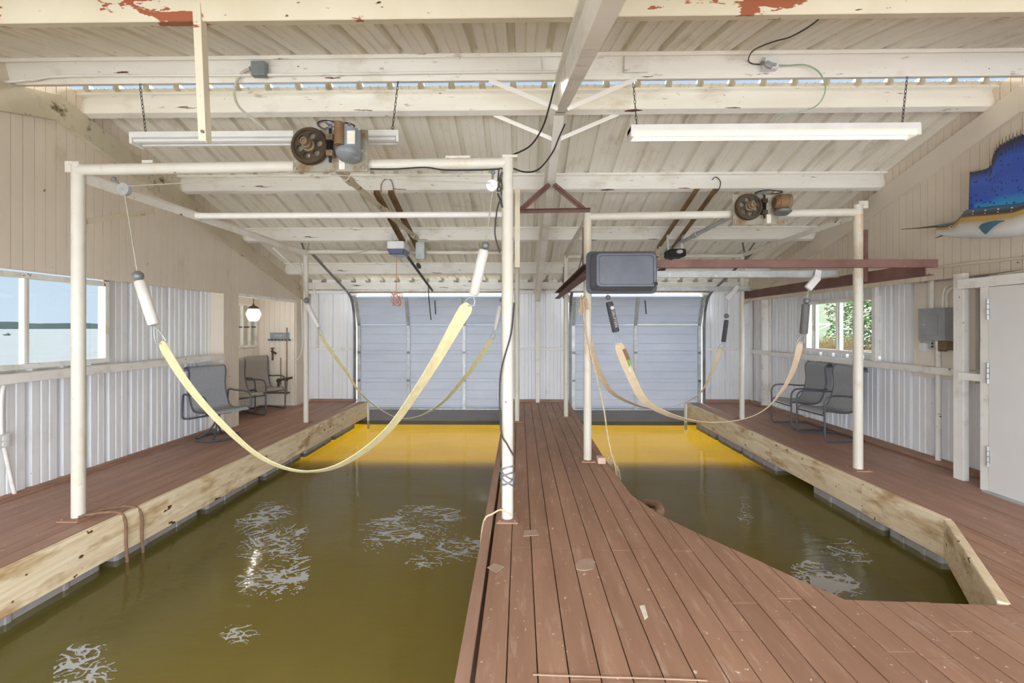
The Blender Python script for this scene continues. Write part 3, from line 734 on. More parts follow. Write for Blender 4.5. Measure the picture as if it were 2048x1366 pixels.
b = B(); b.box(1.0, 3.38, YB-.10, YB-.02, -.47, -.12); struct(b.build('door_2_skirt', 'skirt', smooth=0), 'dark skirt below the right garage door', 'skirt')
b = B(); b.box(-7, -3.3, YB-.06, YB+.02, -.47, -.04); b.box(-.28, 1.02, YB-.06, YB+.02, -.47, -.04); b.box(3.44, 6.5, YB-.06, YB+.02, -.47, -.04)
struct(b.build('wall_back_below', 'skirt', smooth=0))
b = B(); b.box(-5.2, XL-.03, YF, YB, -1.2, -.04); struct(b.build('wall_left_below', 'skirt', smooth=0))
b = B(); b.box(XR+.03, 5.3, YF, YB, -1.2, -.04); struct(b.build('wall_right_below', 'skirt', smooth=0))

# ------------------------------------------------------------------ boat hoist frames
PR = .047
def pxy(x, y): p = P(x, y, z=0); return V((p.x, p.y, 0))
FL, FC, BL, BC = pxy(157, 1036), pxy(1015, 1038), pxy(612, 846), pxy(1034, 843)
RFL, RFR, RBL, RBR = pxy(1175, 921), pxy(1716, 939), pxy(1132, 834), pxy(1484, 839)
def post(o, p, ztop, m='post', plate=True, r=PR):
    bb = B(); bb.cyl((p.x, p.y, 0), (p.x, p.y, ztop), r, 24)
    q = bb.build('post', m, o, smooth=40)
    if plate:
        pb = B(); pb.box(p.x-.085, p.x+.085, p.y-.10, p.y+.1, 0.001, .014)
        for sx in (-.06, .06):
            for sy in (-.075, .075): pb.cyl((p.x+sx, p.y+sy, .012), (p.x+sx, p.y+sy, .022), .009, 8)
        pb.build('base_plate', 'plate_brown', q, smooth=40)
    return q
h1 = thing('boat_hoist_frame', (FL+BC)/2, 'white pipe boat hoist frame standing over the left slip', 'boat hoist')
zf = P(500, 338, Y=FL.y).z
post(h1, FL, zf+.04); qc = post(h1, FC, zf+.08); zr = 2.78
post(h1, BL, zr, r=.04); post(h1, BC, zr, r=.04)
b = B(); b.cyl((FL.x-.02, FL.y, zf), (FC.x, FC.y, zf+.05), PR*.95, 20); b.build('cross_pipe', 'post', h1)
for nm, args in (('lug', ((FL.x-.06, FL.y, zf+.02), .06, .05, .09)), ('post_cap', ((FL.x, FL.y, zf+.045), .09, .09, .02)), ('post_cap', ((FC.x+.02, FC.y, zf+.09), .12, .1, .02)), ('lug', ((FL.x+.55, FL.y+.03, zf+.06), .09, .02, .05)), ('lug', ((FC.x-.4, FC.y, zf+.075), .2, .04, .06))):
    b = B(); b.cbox(*args); b.build(nm, 'post', h1, smooth=0)
ym = 5.0; xm = P(390, 432, Y=ym).x; zm = P(600, 431, Y=ym).z
b = B(); b.cyl((xm, ym, zm), (FC.x+.0, ym, zm), .033, 18); b.build('cross_pipe', 'white', h1)
b = B(); b.cyl((BL.x, BL.y, P(800, 503, Y=BL.y).z), (BC.x, BC.y, P(800, 503, Y=BL.y).z), .035, 18); b.build('cross_pipe', 'post', h1)
b = B(); b.angle((FL.x+.03, FL.y, zf-.03), (BL.x+.02, BL.y, zr), .05, .07, .006, side=1); b.build('side_rail', 'beam', h1, smooth=0)
b = B(); b.angle((FC.x-.03, FC.y, zf-.03), (BC.x-.02, BC.y, zr), .05, .07, .006, side=-1); b.build('side_rail', 'beam', h1, smooth=0)
b = B(); b.bar((FL.x+.02, FL.y+.05, P(172, 440, Y=FL.y).z), (FL.x+.03, FL.y+.75, zf-.15), .012, .045); b.build('knee_brace', 'rafter', h1, smooth=0)
b = B(); b.bar((BL.x-.02, BL.y-.02, P(603, 552, Y=BL.y).z), (BL.x-.16, BL.y-.7, 2.72), .03, .012); b.build('knee_brace', 'white', h1, smooth=0)
for dx, dz in ((-.15, .3), (.08, .33)):
    b = B(); b.bar((BL.x, BL.y, zr-.05), (BL.x+dx, BL.y+.05, zr+dz), .03, .012); b.build('hanger', 'galv_d', h1, smooth=0)
b = B(); b.bar((FC.x+.075, FC.y+.9, 2.15), (FC.x+.075, FC.y+.9, 2.95), .05, .05, up=(0, 1, 0)); b.build('rusty_upright', 'post_rust', h1, smooth=0)
# drive shaft of the left hoist
gz1 = P(632, 303, Y=FL.y).z; gx1 = P(632, 303, Y=FL.y).x
b = B(); b.cyl((gx1, FL.y-.045, gz1), (gx1, BL.y+.15, gz1), .03, 16)
for yk in (4.35, 5.62, 7.1): b.cyl((gx1, yk, gz1), (gx1, yk+.16, gz1), .042, 16)
b.build('drive_shaft', 'rafter', h1)
b = B(); b.box(gx1-.02, gx1+.12, BL.y-.1, BL.y-.09, gz1-.32, gz1-.06); b.box(gx1+.115, gx1+.125, BL.y-.1, BL.y+.05, gz1-.32, gz1-.06); b.build('end_bracket', 'galv', h1, smooth=0)

h2 = thing('boat_hoist_frame', (RFL+RBR)/2, 'white pipe boat hoist frame standing over the right slip', 'boat hoist')
zf2 = P(1400, 433, Y=RFL.y).z
post(h2, RFL, zf2+.04, 'post'); post(h2, RFR, zf2+.05, 'post'); post(h2, RBL, 2.82, 'post', r=.04); post(h2, RBR, 2.78, 'post', r=.04)
b = B(); b.cyl((RFL.x, RFL.y, zf2), (RFR.x, RFR.y, zf2-.03), .044, 20); b.build('cross_pipe', 'post', h2)
b = B(); b.cyl((RBL.x, RBL.y, 2.78), (RBR.x, RBR.y, 2.76), .035, 18); b.build('cross_pipe', 'post', h2)
b = B(); b.angle((RFL.x+.0, RFL.y, zf2-.03), (RBL.x, RBL.y, 2.8), .05, .06, .006, side=-1); b.build('side_rail', 'beam', h2, smooth=0)
b = B(); b.angle((RFR.x, RFR.y, zf2-.03), (RBR.x, RBR.y, 2.8), .05, .06, .006); b.build('side_rail', 'beam', h2, smooth=0)
b = B(); b.cyl((RFL.x, RFL.y, zf2-.42), (RFL.x, RFL.y, zf2-.06), .0485, 20); b.build('rust_sleeve', 'post_rust', h2)
b = B(); b.cyl((RFR.x, RFR.y, zf2-.75), (RFR.x, RFR.y, zf2-.06), .0485, 20); b.build('rust_sleeve', 'post_rust', h2)
b = B(); b.cbox((RFR.x+.05, RFR.y, zf2+.05), .1, .03, .08); b.build('post_cap', 'post', h2, smooth=0)
for dx, dz in ((-.02, .28), (.22, .3)):
    b = B(); b.bar((RBR.x+.05, RBR.y, 2.74), (RBR.x+.05+dx, RBR.y+.05, 2.74+dz), .03, .012); b.build('hanger', 'galv_d', h2, smooth=0)
pyw = RFL.y+(RFR.y-RFL.y)*.6
gp2 = P(1497, 414, Y=pyw-.12)
gx2, gz2 = gp2.x, gp2.z
b = B(); b.cyl((gx2, pyw-.06, gz2), (gx2, RBR.y+.1, gz2), .028, 16); b.cyl((gx2, 6.6, gz2), (gx2, 6.75, gz2), .04, 16); b.build('drive_shaft', 'galv', h2)
# brown steel cradle hung on the right hoist
zc = 2.10
cr = thing('steel_cradle', (2.2, 6, zc), 'brown steel frame hung level on the right hoist posts', 'steel frame')
xl_, xr_ = .68, 3.80; yf_ = P(1870, 515, X=3.86).y
b = B(); b.bar((xl_-.0, yf_, zc+.045), (P(1872, 515, Y=yf_).x, yf_, zc+.045), .05, .075); b.build('front_tube', 'brownsteel', cr, smooth=0, bevel=.004)
b = B(); b.bar((xl_, yf_+.03, zc), (xl_, 8.05, zc), .012, .10); b.bar((xl_-.04, yf_+.03, zc-.05), (xl_-.04, 8.05, zc-.05), .08, .01); b.bar((xl_-.04, yf_+.03, zc+.05), (xl_-.04, 8.05, zc+.05), .08, .01); b.build('side_channel', 'brownsteel', cr, smooth=0)
b = B(); b.bar((xr_, yf_+.03, zc), (xr_, 8.05, zc), .012, .11); b.bar((xr_+.04, yf_+.03, zc-.055), (xr_+.04, 8.05, zc-.055), .08, .01); b.bar((xr_+.04, yf_+.03, zc+.055), (xr_+.04, 8.05, zc+.055), .08, .01); b.build('side_channel', 'brownsteel', cr, smooth=0)
for yk, zz in ((RFL.y+.02, 2.20), (7.72, 2.17)):
    xa, xb = .78, P(1676, 548, Y=RFL.y).x if yk < 6 else P(1500, 578, Y=7.72).x
    zz = P(1500, 549, Y=yk).z if yk < 6 else P(1400, 578, Y=yk).z
    b = B(); b.bar((xa, yk, zz), (xb, yk, zz), .04, .075); b.bar((xa, yk-.025, zz+.035), (xb, yk-.025, zz+.035), .05, .006); b.bar((xa, yk-.025, zz-.035), (xb, yk-.025, zz-.035), .05, .006); b.build('galvanised_crossbeam', 'galv', cr, smooth=0)
for (x_, y_, z0_, z1_) in ((RFL.x-.055, RFL.y, zc+.05, 2.72), (RFR.x+.065, RFR.y, zc-.05, 2.62), (RBL.x-.05, RBL.y, zc-.05, 2.6)):
    b = B(); b.angle((x_, y_, z0_), (x_, y_, z1_), .045, .045, .005, up=(0, -1, 0)); b.build('hanger_angle', 'brownsteel', cr, smooth=0)
# triangular brown hanger under the centre rafter
yt = 5.36; zt0 = P(1100, 423, Y=yt).z; zt1 = P(1095, 368, Y=yt).z
tr = thing('triangular_hanger', (.36, yt, zt0), 'brown steel triangle hung under the central rafter', 'steel hanger')
x0_, x1_ = P(1030, 424, Y=yt).x, P(1180, 419, Y=yt).x
b = B(); b.angle((x0_, yt, zt0+.02), (x1_, yt, zt0+.03), .05, .035, .006); b.build('bottom_angle', 'brownsteel', tr, smooth=0)
b = B(); b.bar((x0_+.06, yt+.02, zt0+.02), (.34, yt+.02, zt1), .012, .07, up=(0, 1, 0)); b.bar((x0_+.06, yt+.02, zt0+.02), (.34, yt+.02, zt1), .06, .012, up=(0, 1, 0)); b.build('leg', 'brownsteel', tr, smooth=0)
b = B(); b.bar((x1_-.06, yt+.02, zt0+.02), (.39, yt+.02, zt1), .06, .012, up=(0, 1, 0)); b.bar((x1_-.06, yt+.02, zt0+.02), (.39, yt+.02, zt1), .012, .05, up=(0, 1, 0)); b.build('leg', 'brownsteel', tr, smooth=0)

# black plastic tub on the cradle
ty = yf_-.03
ta, tb_ = P(1172, 588, Y=ty), P(1313, 503, Y=ty)
tub = thing('plastic_tub', ((ta.x+tb_.x)/2, ty-.1, ta.z), 'black rectangular plastic tub fixed on its side at the front left of the brown frame', 'tub')
b = B(); x0, x1, z0, z1 = ta.x, tb_.x, ta.z, tb_.z
def rrect(x0, x1, z0, z1, r, y, n=5):
    pts = []
    for cx, cz, a0 in ((x1-r, z1-r, 0), (x0+r, z1-r, 90), (x0+r, z0+r, 180), (x1-r, z0+r, 270)):
        for k in range(n+1):
            a = radians(a0+90*k/n); pts.append(V((cx+r*cos(a), y, cz+r*sin(a))))
    return pts
rings = [(0, .0, .05), (-.012, .0, .05), (-.02, .012, .05), (-.03, .03, .045), (-.2, .055, .04), (-.215, .065, .035), (-.215, .085, .03), (-.208, .09, .03)]
prev = None
for (dy, ins, rr) in rings:
    cur = [b.bm.verts.new(p) for p in rrect(x0+ins, x1-ins, z0+ins*.8, z1-ins*.8, rr, ty+dy)]
    if prev:
        for i in range(len(cur)): b.bm.faces.new((prev[i], prev[(i+1) % len(cur)], cur[(i+1) % len(cur)], cur[i]))
    else: b.bm.faces.new(cur[::-1])
    prev = cur
b.bm.faces.new(prev)
b.build('body', 'tub', tub, smooth=35)
b = B(); b.cyl((x1-.045, ty-.20, z1-.06), (x1-.015, ty-.03, z1-.06), .016, 10); b.build('clamp', 'rust', tub)
b = B(); b.cyl((x1-.07, ty-.222, z0+.075), (x1-.07, ty-.2, z0+.075), .018, 12); b.build('plug', 'black', tub)

# ------------------------------------------------------------------ winches
def make_winch(label, cen, var):
    o = thing('hoist_winch', cen, label, 'winch', 'rusty hoist winches on the front hoist pipes')
    c = V(cen)
    def q(x, y, z): return c+V((x, y, z))
    b = B(); b.box(c.x-.155, c.x+.44, c.y+.005, c.y+.017, c.z-.185, c.z+.145); 
    for sx, sz in ((-.13, -.16), (.41, -.16), (-.13, .12), (.41, .12)): b.cyl(q(sx, .005, sz), q(sx, -.008, sz), .012, 6)
    b.build('mounting_plate', 'winch_plate', o, smooth=0)
    # gear wheel with six round holes
    Rg = .142; bm = bmesh.new(); es = []
    def loop(r, cx, cz, n):
        vs = [bm.verts.new((cx+r*cos(2*pi*k/n), 0, cz+r*sin(2*pi*k/n))) for k in range(n)]
        return [bm.edges.new((vs[k], vs[(k+1) % n])) for k in range(n)]
    es += loop(.12, 0, 0, 48)
    for k in range(6):
        a = 2*pi*k/6+.25+var*.5; es += loop(.026, .078*cos(a), .078*sin(a), 16)
    bmesh.ops.triangle_fill(bm, use_beauty=True, use_dissolve=False, edges=es)
    # drop the filled holes
    for f in list(bm.faces):
        m_ = f.calc_center_median()
        for k in range(6):
            a = 2*pi*k/6+.25+var*.5
            if (m_-V((.078*cos(a), 0, .078*sin(a)))).length < .0245: bm.faces.remove(f); break
    r_ = bmesh.ops.extrude_face_region(bm, geom=bm.faces[:]); bmesh.ops.translate(bm, verts=[g for g in r_['geom'] if isinstance(g, bmesh.types.BMVert)], vec=(0, .014, 0))
    bmesh.ops.translate(bm, verts=bm.verts[:], vec=c+V((0, -.05, 0)))
    g = B(); g.bm.free(); g.bm = bm
    prof = [(Rg-.004, -.012), (Rg, -.006), (Rg, .026), (.118, .026), (.118, -.012)]
    g.lathe(c+V((0, -.05, 0)), prof+[prof[0]], axis=(0, 1, 0), n=64, cap=False)
    for k in range(60):
        a = 2*pi*k/60; g.cbox(c+V((Rg*cos(a), -.04, Rg*sin(a))), .007, .028, .006, Matrix.Rotation(-a, 3, 'Y'))
    gw = g.build('gear_wheel', 'gear', o, smooth=35)
    b = B(); b.lathe(c+V((0, -.05, 0)), [(.05, 0), (.05, -.02), (.036, -.024), (.036, -.06), (.028, -.062), (.028, -.10), (.02, -.10), (.018, -.085), (.0, -.085)], axis=(0, 1, 0), n=24)
    b.cyl(q(0, -.05, 0), q(0, .04, 0), .03); b.build('hub', 'rust', gw)
    b = B(); b.cyl(q(.165, -.05, -.13), q(.165, -.05, .13), .011, 12)
    for k in range(9): b.lathe(q(.165, -.05, -.032+.008*k), [(.011, -.003), (.021, 0), (.011, .003)], n=14)
    b.build('worm_shaft', 'black', o)
    for zz in (-.062, .062):
        b = B(); b.cbox(q(.165, -.04, zz), .055, .07, .045); b.cyl(q(.165, -.072, zz), q(.165, -.084, zz), .013, 6); b.build('bearing_block', 'rust' if not var else 'gear', o, smooth=40, bevel=.005)
    # horizontal pulley and belt on top
    b = B(); cc = q(.165, -.05, .15)
    ring = [cc+V((.085*cos(2*pi*k/28), .085*sin(2*pi*k/28), 0)) for k in range(28)]; b.tube(ring, .007, 8, closed=True)
    for k in range(3):
        a = 2*pi*k/3+.4; b.bar(cc, cc+V((.085*cos(a), .085*sin(a), 0)), .012, .006)
    b.cyl(cc-V((0, 0, .02)), cc+V((0, 0, .015)), .016, 12); b.build('pulley_wheel', 'galv_d', o)
    b = B(); path = [cc+V((.092*cos(a), .092*sin(a), .004)) for a in [radians(90+180*k/10) for k in range(11)]]
    path += [cc+V((.17, -.04, .004)), cc+V((.19, 0, .004)), cc+V((.17, .04, .004))]; b.tube(path, .006, 6, closed=True); b.build('drive_belt', 'black', o)
    # motor
    if not var:
        b = B(); b.cyl(q(.33, -.09, -.10), q(.33, -.09, .10), .085, 28); b.lathe(q(.33, -.09, -.10), [(.085, 0), (.075, -.03), (.03, -.04), (0, -.04)]); b.build('motor', 'motor', o, bevel=.004)
        b = B(); b.cyl(q(.285, -.175, -.045), q(.285, -.175, .125), .038, 20); b.build('capacitor', 'motor_rust', o, bevel=.004)
        b = B(); b.lathe(q(.33, -.13, -.085), [(.0, -.055), (.045, -.05), (.085, -.02), (.088, .0), (.07, .03), (0, .03)], n=24); b.build('motor_end', 'motor', o)
        b = B(); b.box(c.x+.345, c.x+.405, c.y-.181, c.y-.175, c.z-.04, c.z+.06); b.build('rating_plate', 'paper', o, smooth=0)
        b = B(); b.cyl(q(.33, -.09, .10), q(.33, -.09, .155), .012, 10); b.build('motor_shaft', 'galv_d', o)
    else:
        b = B(); b.cyl(q(.30, -.06, .045), q(.39, -.06, .045), .085, 28); b.cyl(q(.265, -.06, .045), q(.30, -.06, .045), .05, 20, r2=.08); b.build('motor', 'motor_rust', o, bevel=.004)
        b = B(); b.cyl(q(.39, -.06, .045), q(.425, -.06, .045), .088, 28); b.build('motor_end', 'rust', o, bevel=.004)
        b = B(); b.lathe(q(.35, -.08, -.06), [(.0, -.045), (.05, -.04), (.085, -.01), (.085, .01), (.05, .035), (0, .04)], n=24); b.build('capacitor', 'galv_d', o)
    b = B(); b.box(c.x+.215, c.x+.262, c.y-.004, c.y+.004, c.z-.17, c.z-.075); b.build('tag_plate', 'paper', o, smooth=0)
    return o
make_winch('rusty hoist winch with big iron gear wheel on the left hoist front pipe', (gx1, FL.y-.07, gz1), 0)
make_winch('smaller looking rusty hoist winch on the right hoist front pipe', (gx2, pyw-.085, gz2), 1)

# ------------------------------------------------------------------ slings
def sling(label, Y, lball, lsl, rball, rsl, path, strapm, slm, lcab, rcab, wid=.05, slr=.035, text=False, lring=None, rring=None, lslm=None, ttop=1.25, tbot=.25, pr_=.8, pl_=.6):
    mid = P(path[len(path)//2][0], path[len(path)//2][1], Y=Y)
    o = thing('lifting_sling', mid, label, 'sling', 'webbing slings hung in the boat slips')
    pts = smoothpath([P(x, y, Y=Y) for x, y in path], 5)
    n = len(pts); ws = []
    zs = [p.z for p in pts]; zmin, zmax = min(zs), max(zs)
    for i, p in enumerate(pts):
        t = (pts[min(i+1, n-1)]-pts[max(i-1, 0)]).normalized()
        nin = V((0, 1, 0)).cross(t).normalized()
        f = min(1, max(0, (p.z-zmin)/(zmax-zmin)))
        a = tbot+(ttop-tbot)*f**(pl_ if i < n/2 else pr_)
        hw = wid*(.45 if i in (0, n-1) else (.8 if i in (1, n-2) else 1))
        ws.append((V((0, 1, 0))*cos(a)+nin*sin(a))*hw)
    b = B(); b.ribbon(pts, ws, .005); st = b.build('strap', strapm, o, smooth=60)
    for (ball, slv, cab, end) in ((lball, lsl, lcab, pts[0]), (rball, rsl, rcab, pts[-1])):
        a, c = P(slv[0], slv[1], Y=Y), P(slv[2], slv[3], Y=Y); d = (c-a).normalized()
        mm = (lslm or slm) if ball is lball else slm
        b = B(); b.lathe(a, [(slr*.8, 0), (slr, .012), (slr, (c-a).length-.012), (slr*.8, (c-a).length)], axis=d, n=24); sv = b.build('sleeve', mm, o)
        if ball: b = B(); b.ball(P(ball[0], ball[1], Y=Y), ball[2]); b.build('stop_ball', 'galv_d', o)
        sd = d.cross(V((0, 1, 0))).normalized(); hw = wid*.75
        b = B(); loop = [c+d*.01, c+(end-c)*.55+sd*hw*.75, end+sd*hw, end+d*.015, end-sd*hw, c+(end-c)*.55-sd*hw*.75]
        b.tube(loop, .006, 8, closed=True); b.build('ring', 'galv', o)
        if cab:
            q = P(cab[0], cab[1], Y=Y if len(cab) < 3 else cab[2])
            b = B(); b.cyl(P(ball[0], ball[1], Y=Y) if ball else a, q, .006, 8); b.build('cable', 'cable', o)
    return o, st
Y1 = FL.y
s1, _ = sling('long yellow webbing sling hanging nearest the camera in the left slip', Y1, (276, 552, .042), (279, 562, 308, 650), (971, 491, .032), (968, 500, 947, 590),
      [(322, 684), (340, 716), (372, 765), (410, 812), (452, 856), (505, 903), (555, 931), (608, 943), (665, 936), (722, 906), (780, 856), (835, 780), (880, 708), (915, 645), (938, 608)],
      'strap_y', 'sleeve_w', (250, 390), (985, 385), wid=.055, slr=.042, ttop=1.25, pr_=3.0, pl_=.38, tbot=.4)
Y2 = BL.y-.1
s2, _ = sling('thinner yellow sling hanging at the far end of the left slip', Y2, (613, 601, .045), (615, 610, 637, 655), (1003, 600, .03), (1000, 612, 990, 660),
      [(641, 668), (660, 700), (690, 740), (720, 785), (755, 815), (795, 835), (840, 832), (885, 805), (925, 760), (960, 715), (984, 676)],
      'strap_y', 'sleeve_w', (600, 520), (1008, 520), wid=.05, slr=.038, ttop=1.0, tbot=.2)
Y3 = RFL.y+.02
s3, st3 = sling('buff sling with lettered dark sleeve hanging nearest the camera in the right slip', Y3, (1216, 595, .03), (1218, 604, 1232, 664), (1613, 602, .034), (1612, 608, 1607, 668),
      [(1237, 686), (1246, 714), (1262, 752), (1282, 792), (1303, 812), (1340, 830), (1390, 843), (1440, 845), (1495, 836), (1535, 815), (1565, 780), (1588, 735), (1601, 684)],
      'strap_b', 'sleeve_g', (1213, 560), (1618, 575), wid=.055, slr=.042, lslm='sleeve_b', ttop=1.25)
Y4 = 7.72
s4, _ = sling('buff sling hanging at the far end of the right slip', Y4, (1172, 600, .03), (1173, 606, 1176, 655), (1453, 632, .04), (1453, 640, 1447, 684),
      [(1178, 672), (1186, 712), (1203, 752), (1222, 783), (1255, 803), (1295, 816), (1335, 815), (1375, 802), (1403, 783), (1425, 740), (1441, 696)],
      'strap_b', 'sleeve_b', (1172, 585), (1456, 600), wid=.055, slr=.035, ttop=1.25, tbot=.2)
# printed lettering on the dark sleeve
a, c = P(1218, 604, Y=Y3), P(1232, 664, Y=Y3); d = (c-a).normalized()
sl_sleeve = [ch for ch in s3.children if ch.name.startswith('sleeve')][0]
cu = bpy.data.curves.new('lettering', 'FONT'); cu.body = 'DELIFTERS'; cu.size = .042; cu.extrude = .0015; cu.space_character = 1.05
cu.materials.append(M['paper'])
tmp = bpy.data.objects.new('lettering_curve', cu); COL.objects.link(tmp)
tme = bpy.data.meshes.new_from_object(tmp.evaluated_get(bpy.context.evaluated_depsgraph_get()))
bpy.data.objects.remove(tmp); tme.name = 'lettering'
tx = bpy.data.objects.new('lettering', tme); COL.objects.link(tx); tx.parent = sl_sleeve
zax = V((.25, -.97, 0)); zax = (zax-d*zax.dot(d)).normalized(); yax = zax.cross(d)
rot = Matrix((d, yax, zax)).transposed().to_4x4()
tx.matrix_local = Matrix.Translation(a+d*.105+zax*.0425-yax*.012-INV[s3.name]) @ rot
b = B(); b.lathe(a+d*.075+zax*.0405+yax*.004, [(.022, 0), (.022, .003), (.012, .004)], axis=zax, n=20); b.build('emblem', 'paper', sl_sleeve)
# faded label on its strap
b = B(); p0, p1 = P(1248, 698, Y=Y3-.024), P(1258, 722, Y=Y3-.024); w_ = V((.027, -.01, .012))
b.ribbon([p0, (p0+p1)/2, p1], w_*.7, .002); b.build('printed_mark', 'strap_print', st3, smooth=0)
b = B(); p0, p1 = P(1257, 720, Y=Y3-.024), P(1261, 732, Y=Y3-.024); b.ribbon([p0, p1], w_*.65, .002); b.build('label_patch', 'strap_label', st3, smooth=0)
b = B(); p0, p1 = P(1258, 736, Y=Y3-.024), P(1262, 744, Y=Y3-.024); b.ribbon([p0, p1], w_*.4, .002); b.build('white_patch', 'paper', st3, smooth=0)

# pulleys
def pulley(cx, cy, Y, r, label, up, m='galv_d', ax=(0, 1, 0)):
    c = P(cx, cy, Y=Y); o = thing('pulley_block', c, label, 'pulley', 'cable pulleys of the boat hoists')
    ax = V(ax).normalized()
    b = B(); b.lathe(c, [(r*.3, -.022), (r*.95, -.02), (r, -.014), (r, .014), (r*.95, .02), (r*.3, .022)], axis=ax, n=28); b.cyl(c-ax*.03, c+ax*.03, .01, 8); b.build('cheek_plate', m, o)
    u = P(up[0], up[1], Y=Y)
    b = B(); b.cyl(c+(u-c)*.5, u, .008, 8); b.ball(u, .018); b.build('shackle', 'galv_d', o)
    return o
pulley(249, 379, Y1+.03, .052, 'oval grey pulley under the left side rail of the left hoist', (228, 358), 'galv')
pulley(984, 372, Y1+.03, .05, 'round white pulley beside the walkway post of the left hoist', (986, 345), 'plastic_w')
def bracket(pts, Y, label):
    o = thing('sheave_bracket', P(pts[1][0], pts[1][1], Y=Y), label, 'bracket', 'pale sheave brackets on the galvanised crossbeams')
    a, m_, e = [P(x, y, Y=Y-.05) for x, y in pts]
    b = B(); b.bar(a, m_, .07, .02, up=(0, 1, 0)); b.build('strap_plate', 'plastic_w', o, smooth=0, bevel=.004)
    b = B(); b.bar(m_+(m_-e)*.1, e, .085, .05, up=(0, 1, 0)); b.build('sheave_case', 'plastic_w', o, smooth=0, bevel=.015)
bracket(((1637, 540), (1634, 556), (1615, 578)), Y3, 'pale sheave bracket at the right end of the near crossbeam')
bracket(((1475, 572), (1468, 583), (1452, 598)), Y4, 'pale sheave bracket at the right end of the far crossbeam')
# winch cables
def cord(name, pts, r, m, label, cat, grp=None, k=6, n=8):
    b = B(); b.tube(smoothpath(pts, k), r, n); return tag(b.build(name, m), label, cat, grp)
cord('hoist_cable', [P(258, 372, Y=Y1), P(420, 362, Y=Y1), (gx1-.02, Y1+.05, gz1-.13)], .005, 'cable', 'thin cable from the left pulley to the big winch', 'cable')
cord('hoist_cable', [(gx1+.1, Y1+.05, gz1-.17), P(850, 362, Y=Y1), P(980, 366, Y=Y1)], .005, 'cable', 'thin cable from the big winch to the white pulley', 'cable')
cord('hoist_cable', [P(608, 508, Y=BL.y-.05), P(700, 508, Y=BL.y-.05), (gx1, BL.y-.05, gz1-.03), P(1000, 505, Y=BL.y-.05)], .005, 'cable', 'thin cable along the rear pipe of the left hoist', 'cable')
cord('hoist_cable', [P(1500, 578, Y=Y4-.04), P(1600, 575, Y=Y3+1), P(1640, 545, Y=Y3-.024)], .005, 'cable', 'thin cable between the right slip crossbeams', 'cable')

# ------------------------------------------------------------------ lights
def fixture(x0, x1, yc, Y, label, lit, tilt=0.0):
    a, c = P(x0, yc, Y=Y), P(x1, yc, Y=Y); z = (a.z+c.z)/2
    o = thing('fluorescent_fixture', ((a.x+c.x)/2, Y, z), label, 'light fixture')
    L0, L1 = a.x, c.x
    b = B()
    prof = [(-.075, .05), (.075, .05), (.075, .0), (.03, -.005), (.02, -.032), (-.02, -.032), (-.03, -.005), (-.075, .0)] if not lit else [(-.07, .05), (.07, .05), (.07, -.005), (-.07, -.005)]
    b.prism([(L0, Y+p, z+q) for p, q in prof], (L1-L0, 0, 0)); b.build('housing', 'white', o, smooth=0, bevel=.003)
    for s in (-1, 1):
        t = B(); t.cyl((L0+.03, Y+s*.05, z-.022 if not lit else z-.03), (L1-.03, Y+s*.05, z-.022 if not lit else z-.03), .016, 14); t.build('tube', 'tube_on' if lit else 'plastic_w', o)
    for xx in (L0+.012, L1-.012):
        t = B(); t.box(xx-.012, xx+.012, Y-.072, Y+.072, z-.055, z+.04); t.build('socket', 'white', o, smooth=0, bevel=.003)
    return o, z
fx1, z1_ = fixture(271, 801, 279, 4.22, 'unlit white fluorescent fixture hung on chains above the left slip', False)
fx2, z2_ = fixture(1258, 1829, 265, 4.05, 'lit white fluorescent fixture hung on chains above the right slip', True)
def chain(p0, p1, parent):
    b = B(); p0, p1 = V(p0), V(p1); n = int((p1-p0).length/.032); d = (p1-p0)/n; t = d.normalized()
    for k in range(n):
        c = p0+d*(k+.5); s = V((1, 0, 0)) if k % 2 else V((0, 1, 0)); s = (s-t*s.dot(t)).normalized()
        b.tube([c+t*.021*cos(a)+s*.008*sin(a) for a in [2*pi*j/8 for j in range(8)]], .0028, 5, closed=True)
    b.build('chain', 'iron', parent)
zp = R(PY[2])-.19
for (px, py, fx, Yf, zz) in ((280, 168, fx1, 4.22, z1_), (796, 160, fx1, 4.22, z1_), (1266, 152, fx2, 4.05, z2_), (1814, 146, fx2, 4.05, z2_)):
    pt = P(px, py, Y=PY[2]+.05); xe = P(px+(12 if px < 1000 and px < 500 else (-12 if px < 1000 else (8 if px < 1500 else -10))), 268, Y=Yf).x
    chain((pt.x, PY[2]+.05, zp), (xe, Yf, zz+.05), fx)
# drop bar in front of the left fixture
yd = PY[1]+.02; p1 = P(412, 282, Y=yd+.12); p0 = P(400, 26, Y=yd)
o = thing('drop_bar', p1, 'cream angle bar hanging down from the nearest roof beam', 'bar')
b = B(); b.angle((p0.x, yd, p0.z+.06), (p1.x, yd+.12, p1.z), .045, .045, .005, up=(0, -1, 0)); b.build('angle_bar', 'beam_rusty', o, smooth=0)
b = B(); b.cyl((p1.x-.012, yd+.115, p1.z+.05), (p1.x-.012, yd+.1, p1.z+.05), .009, 8); b.build('bolt', 'galv_d', o)

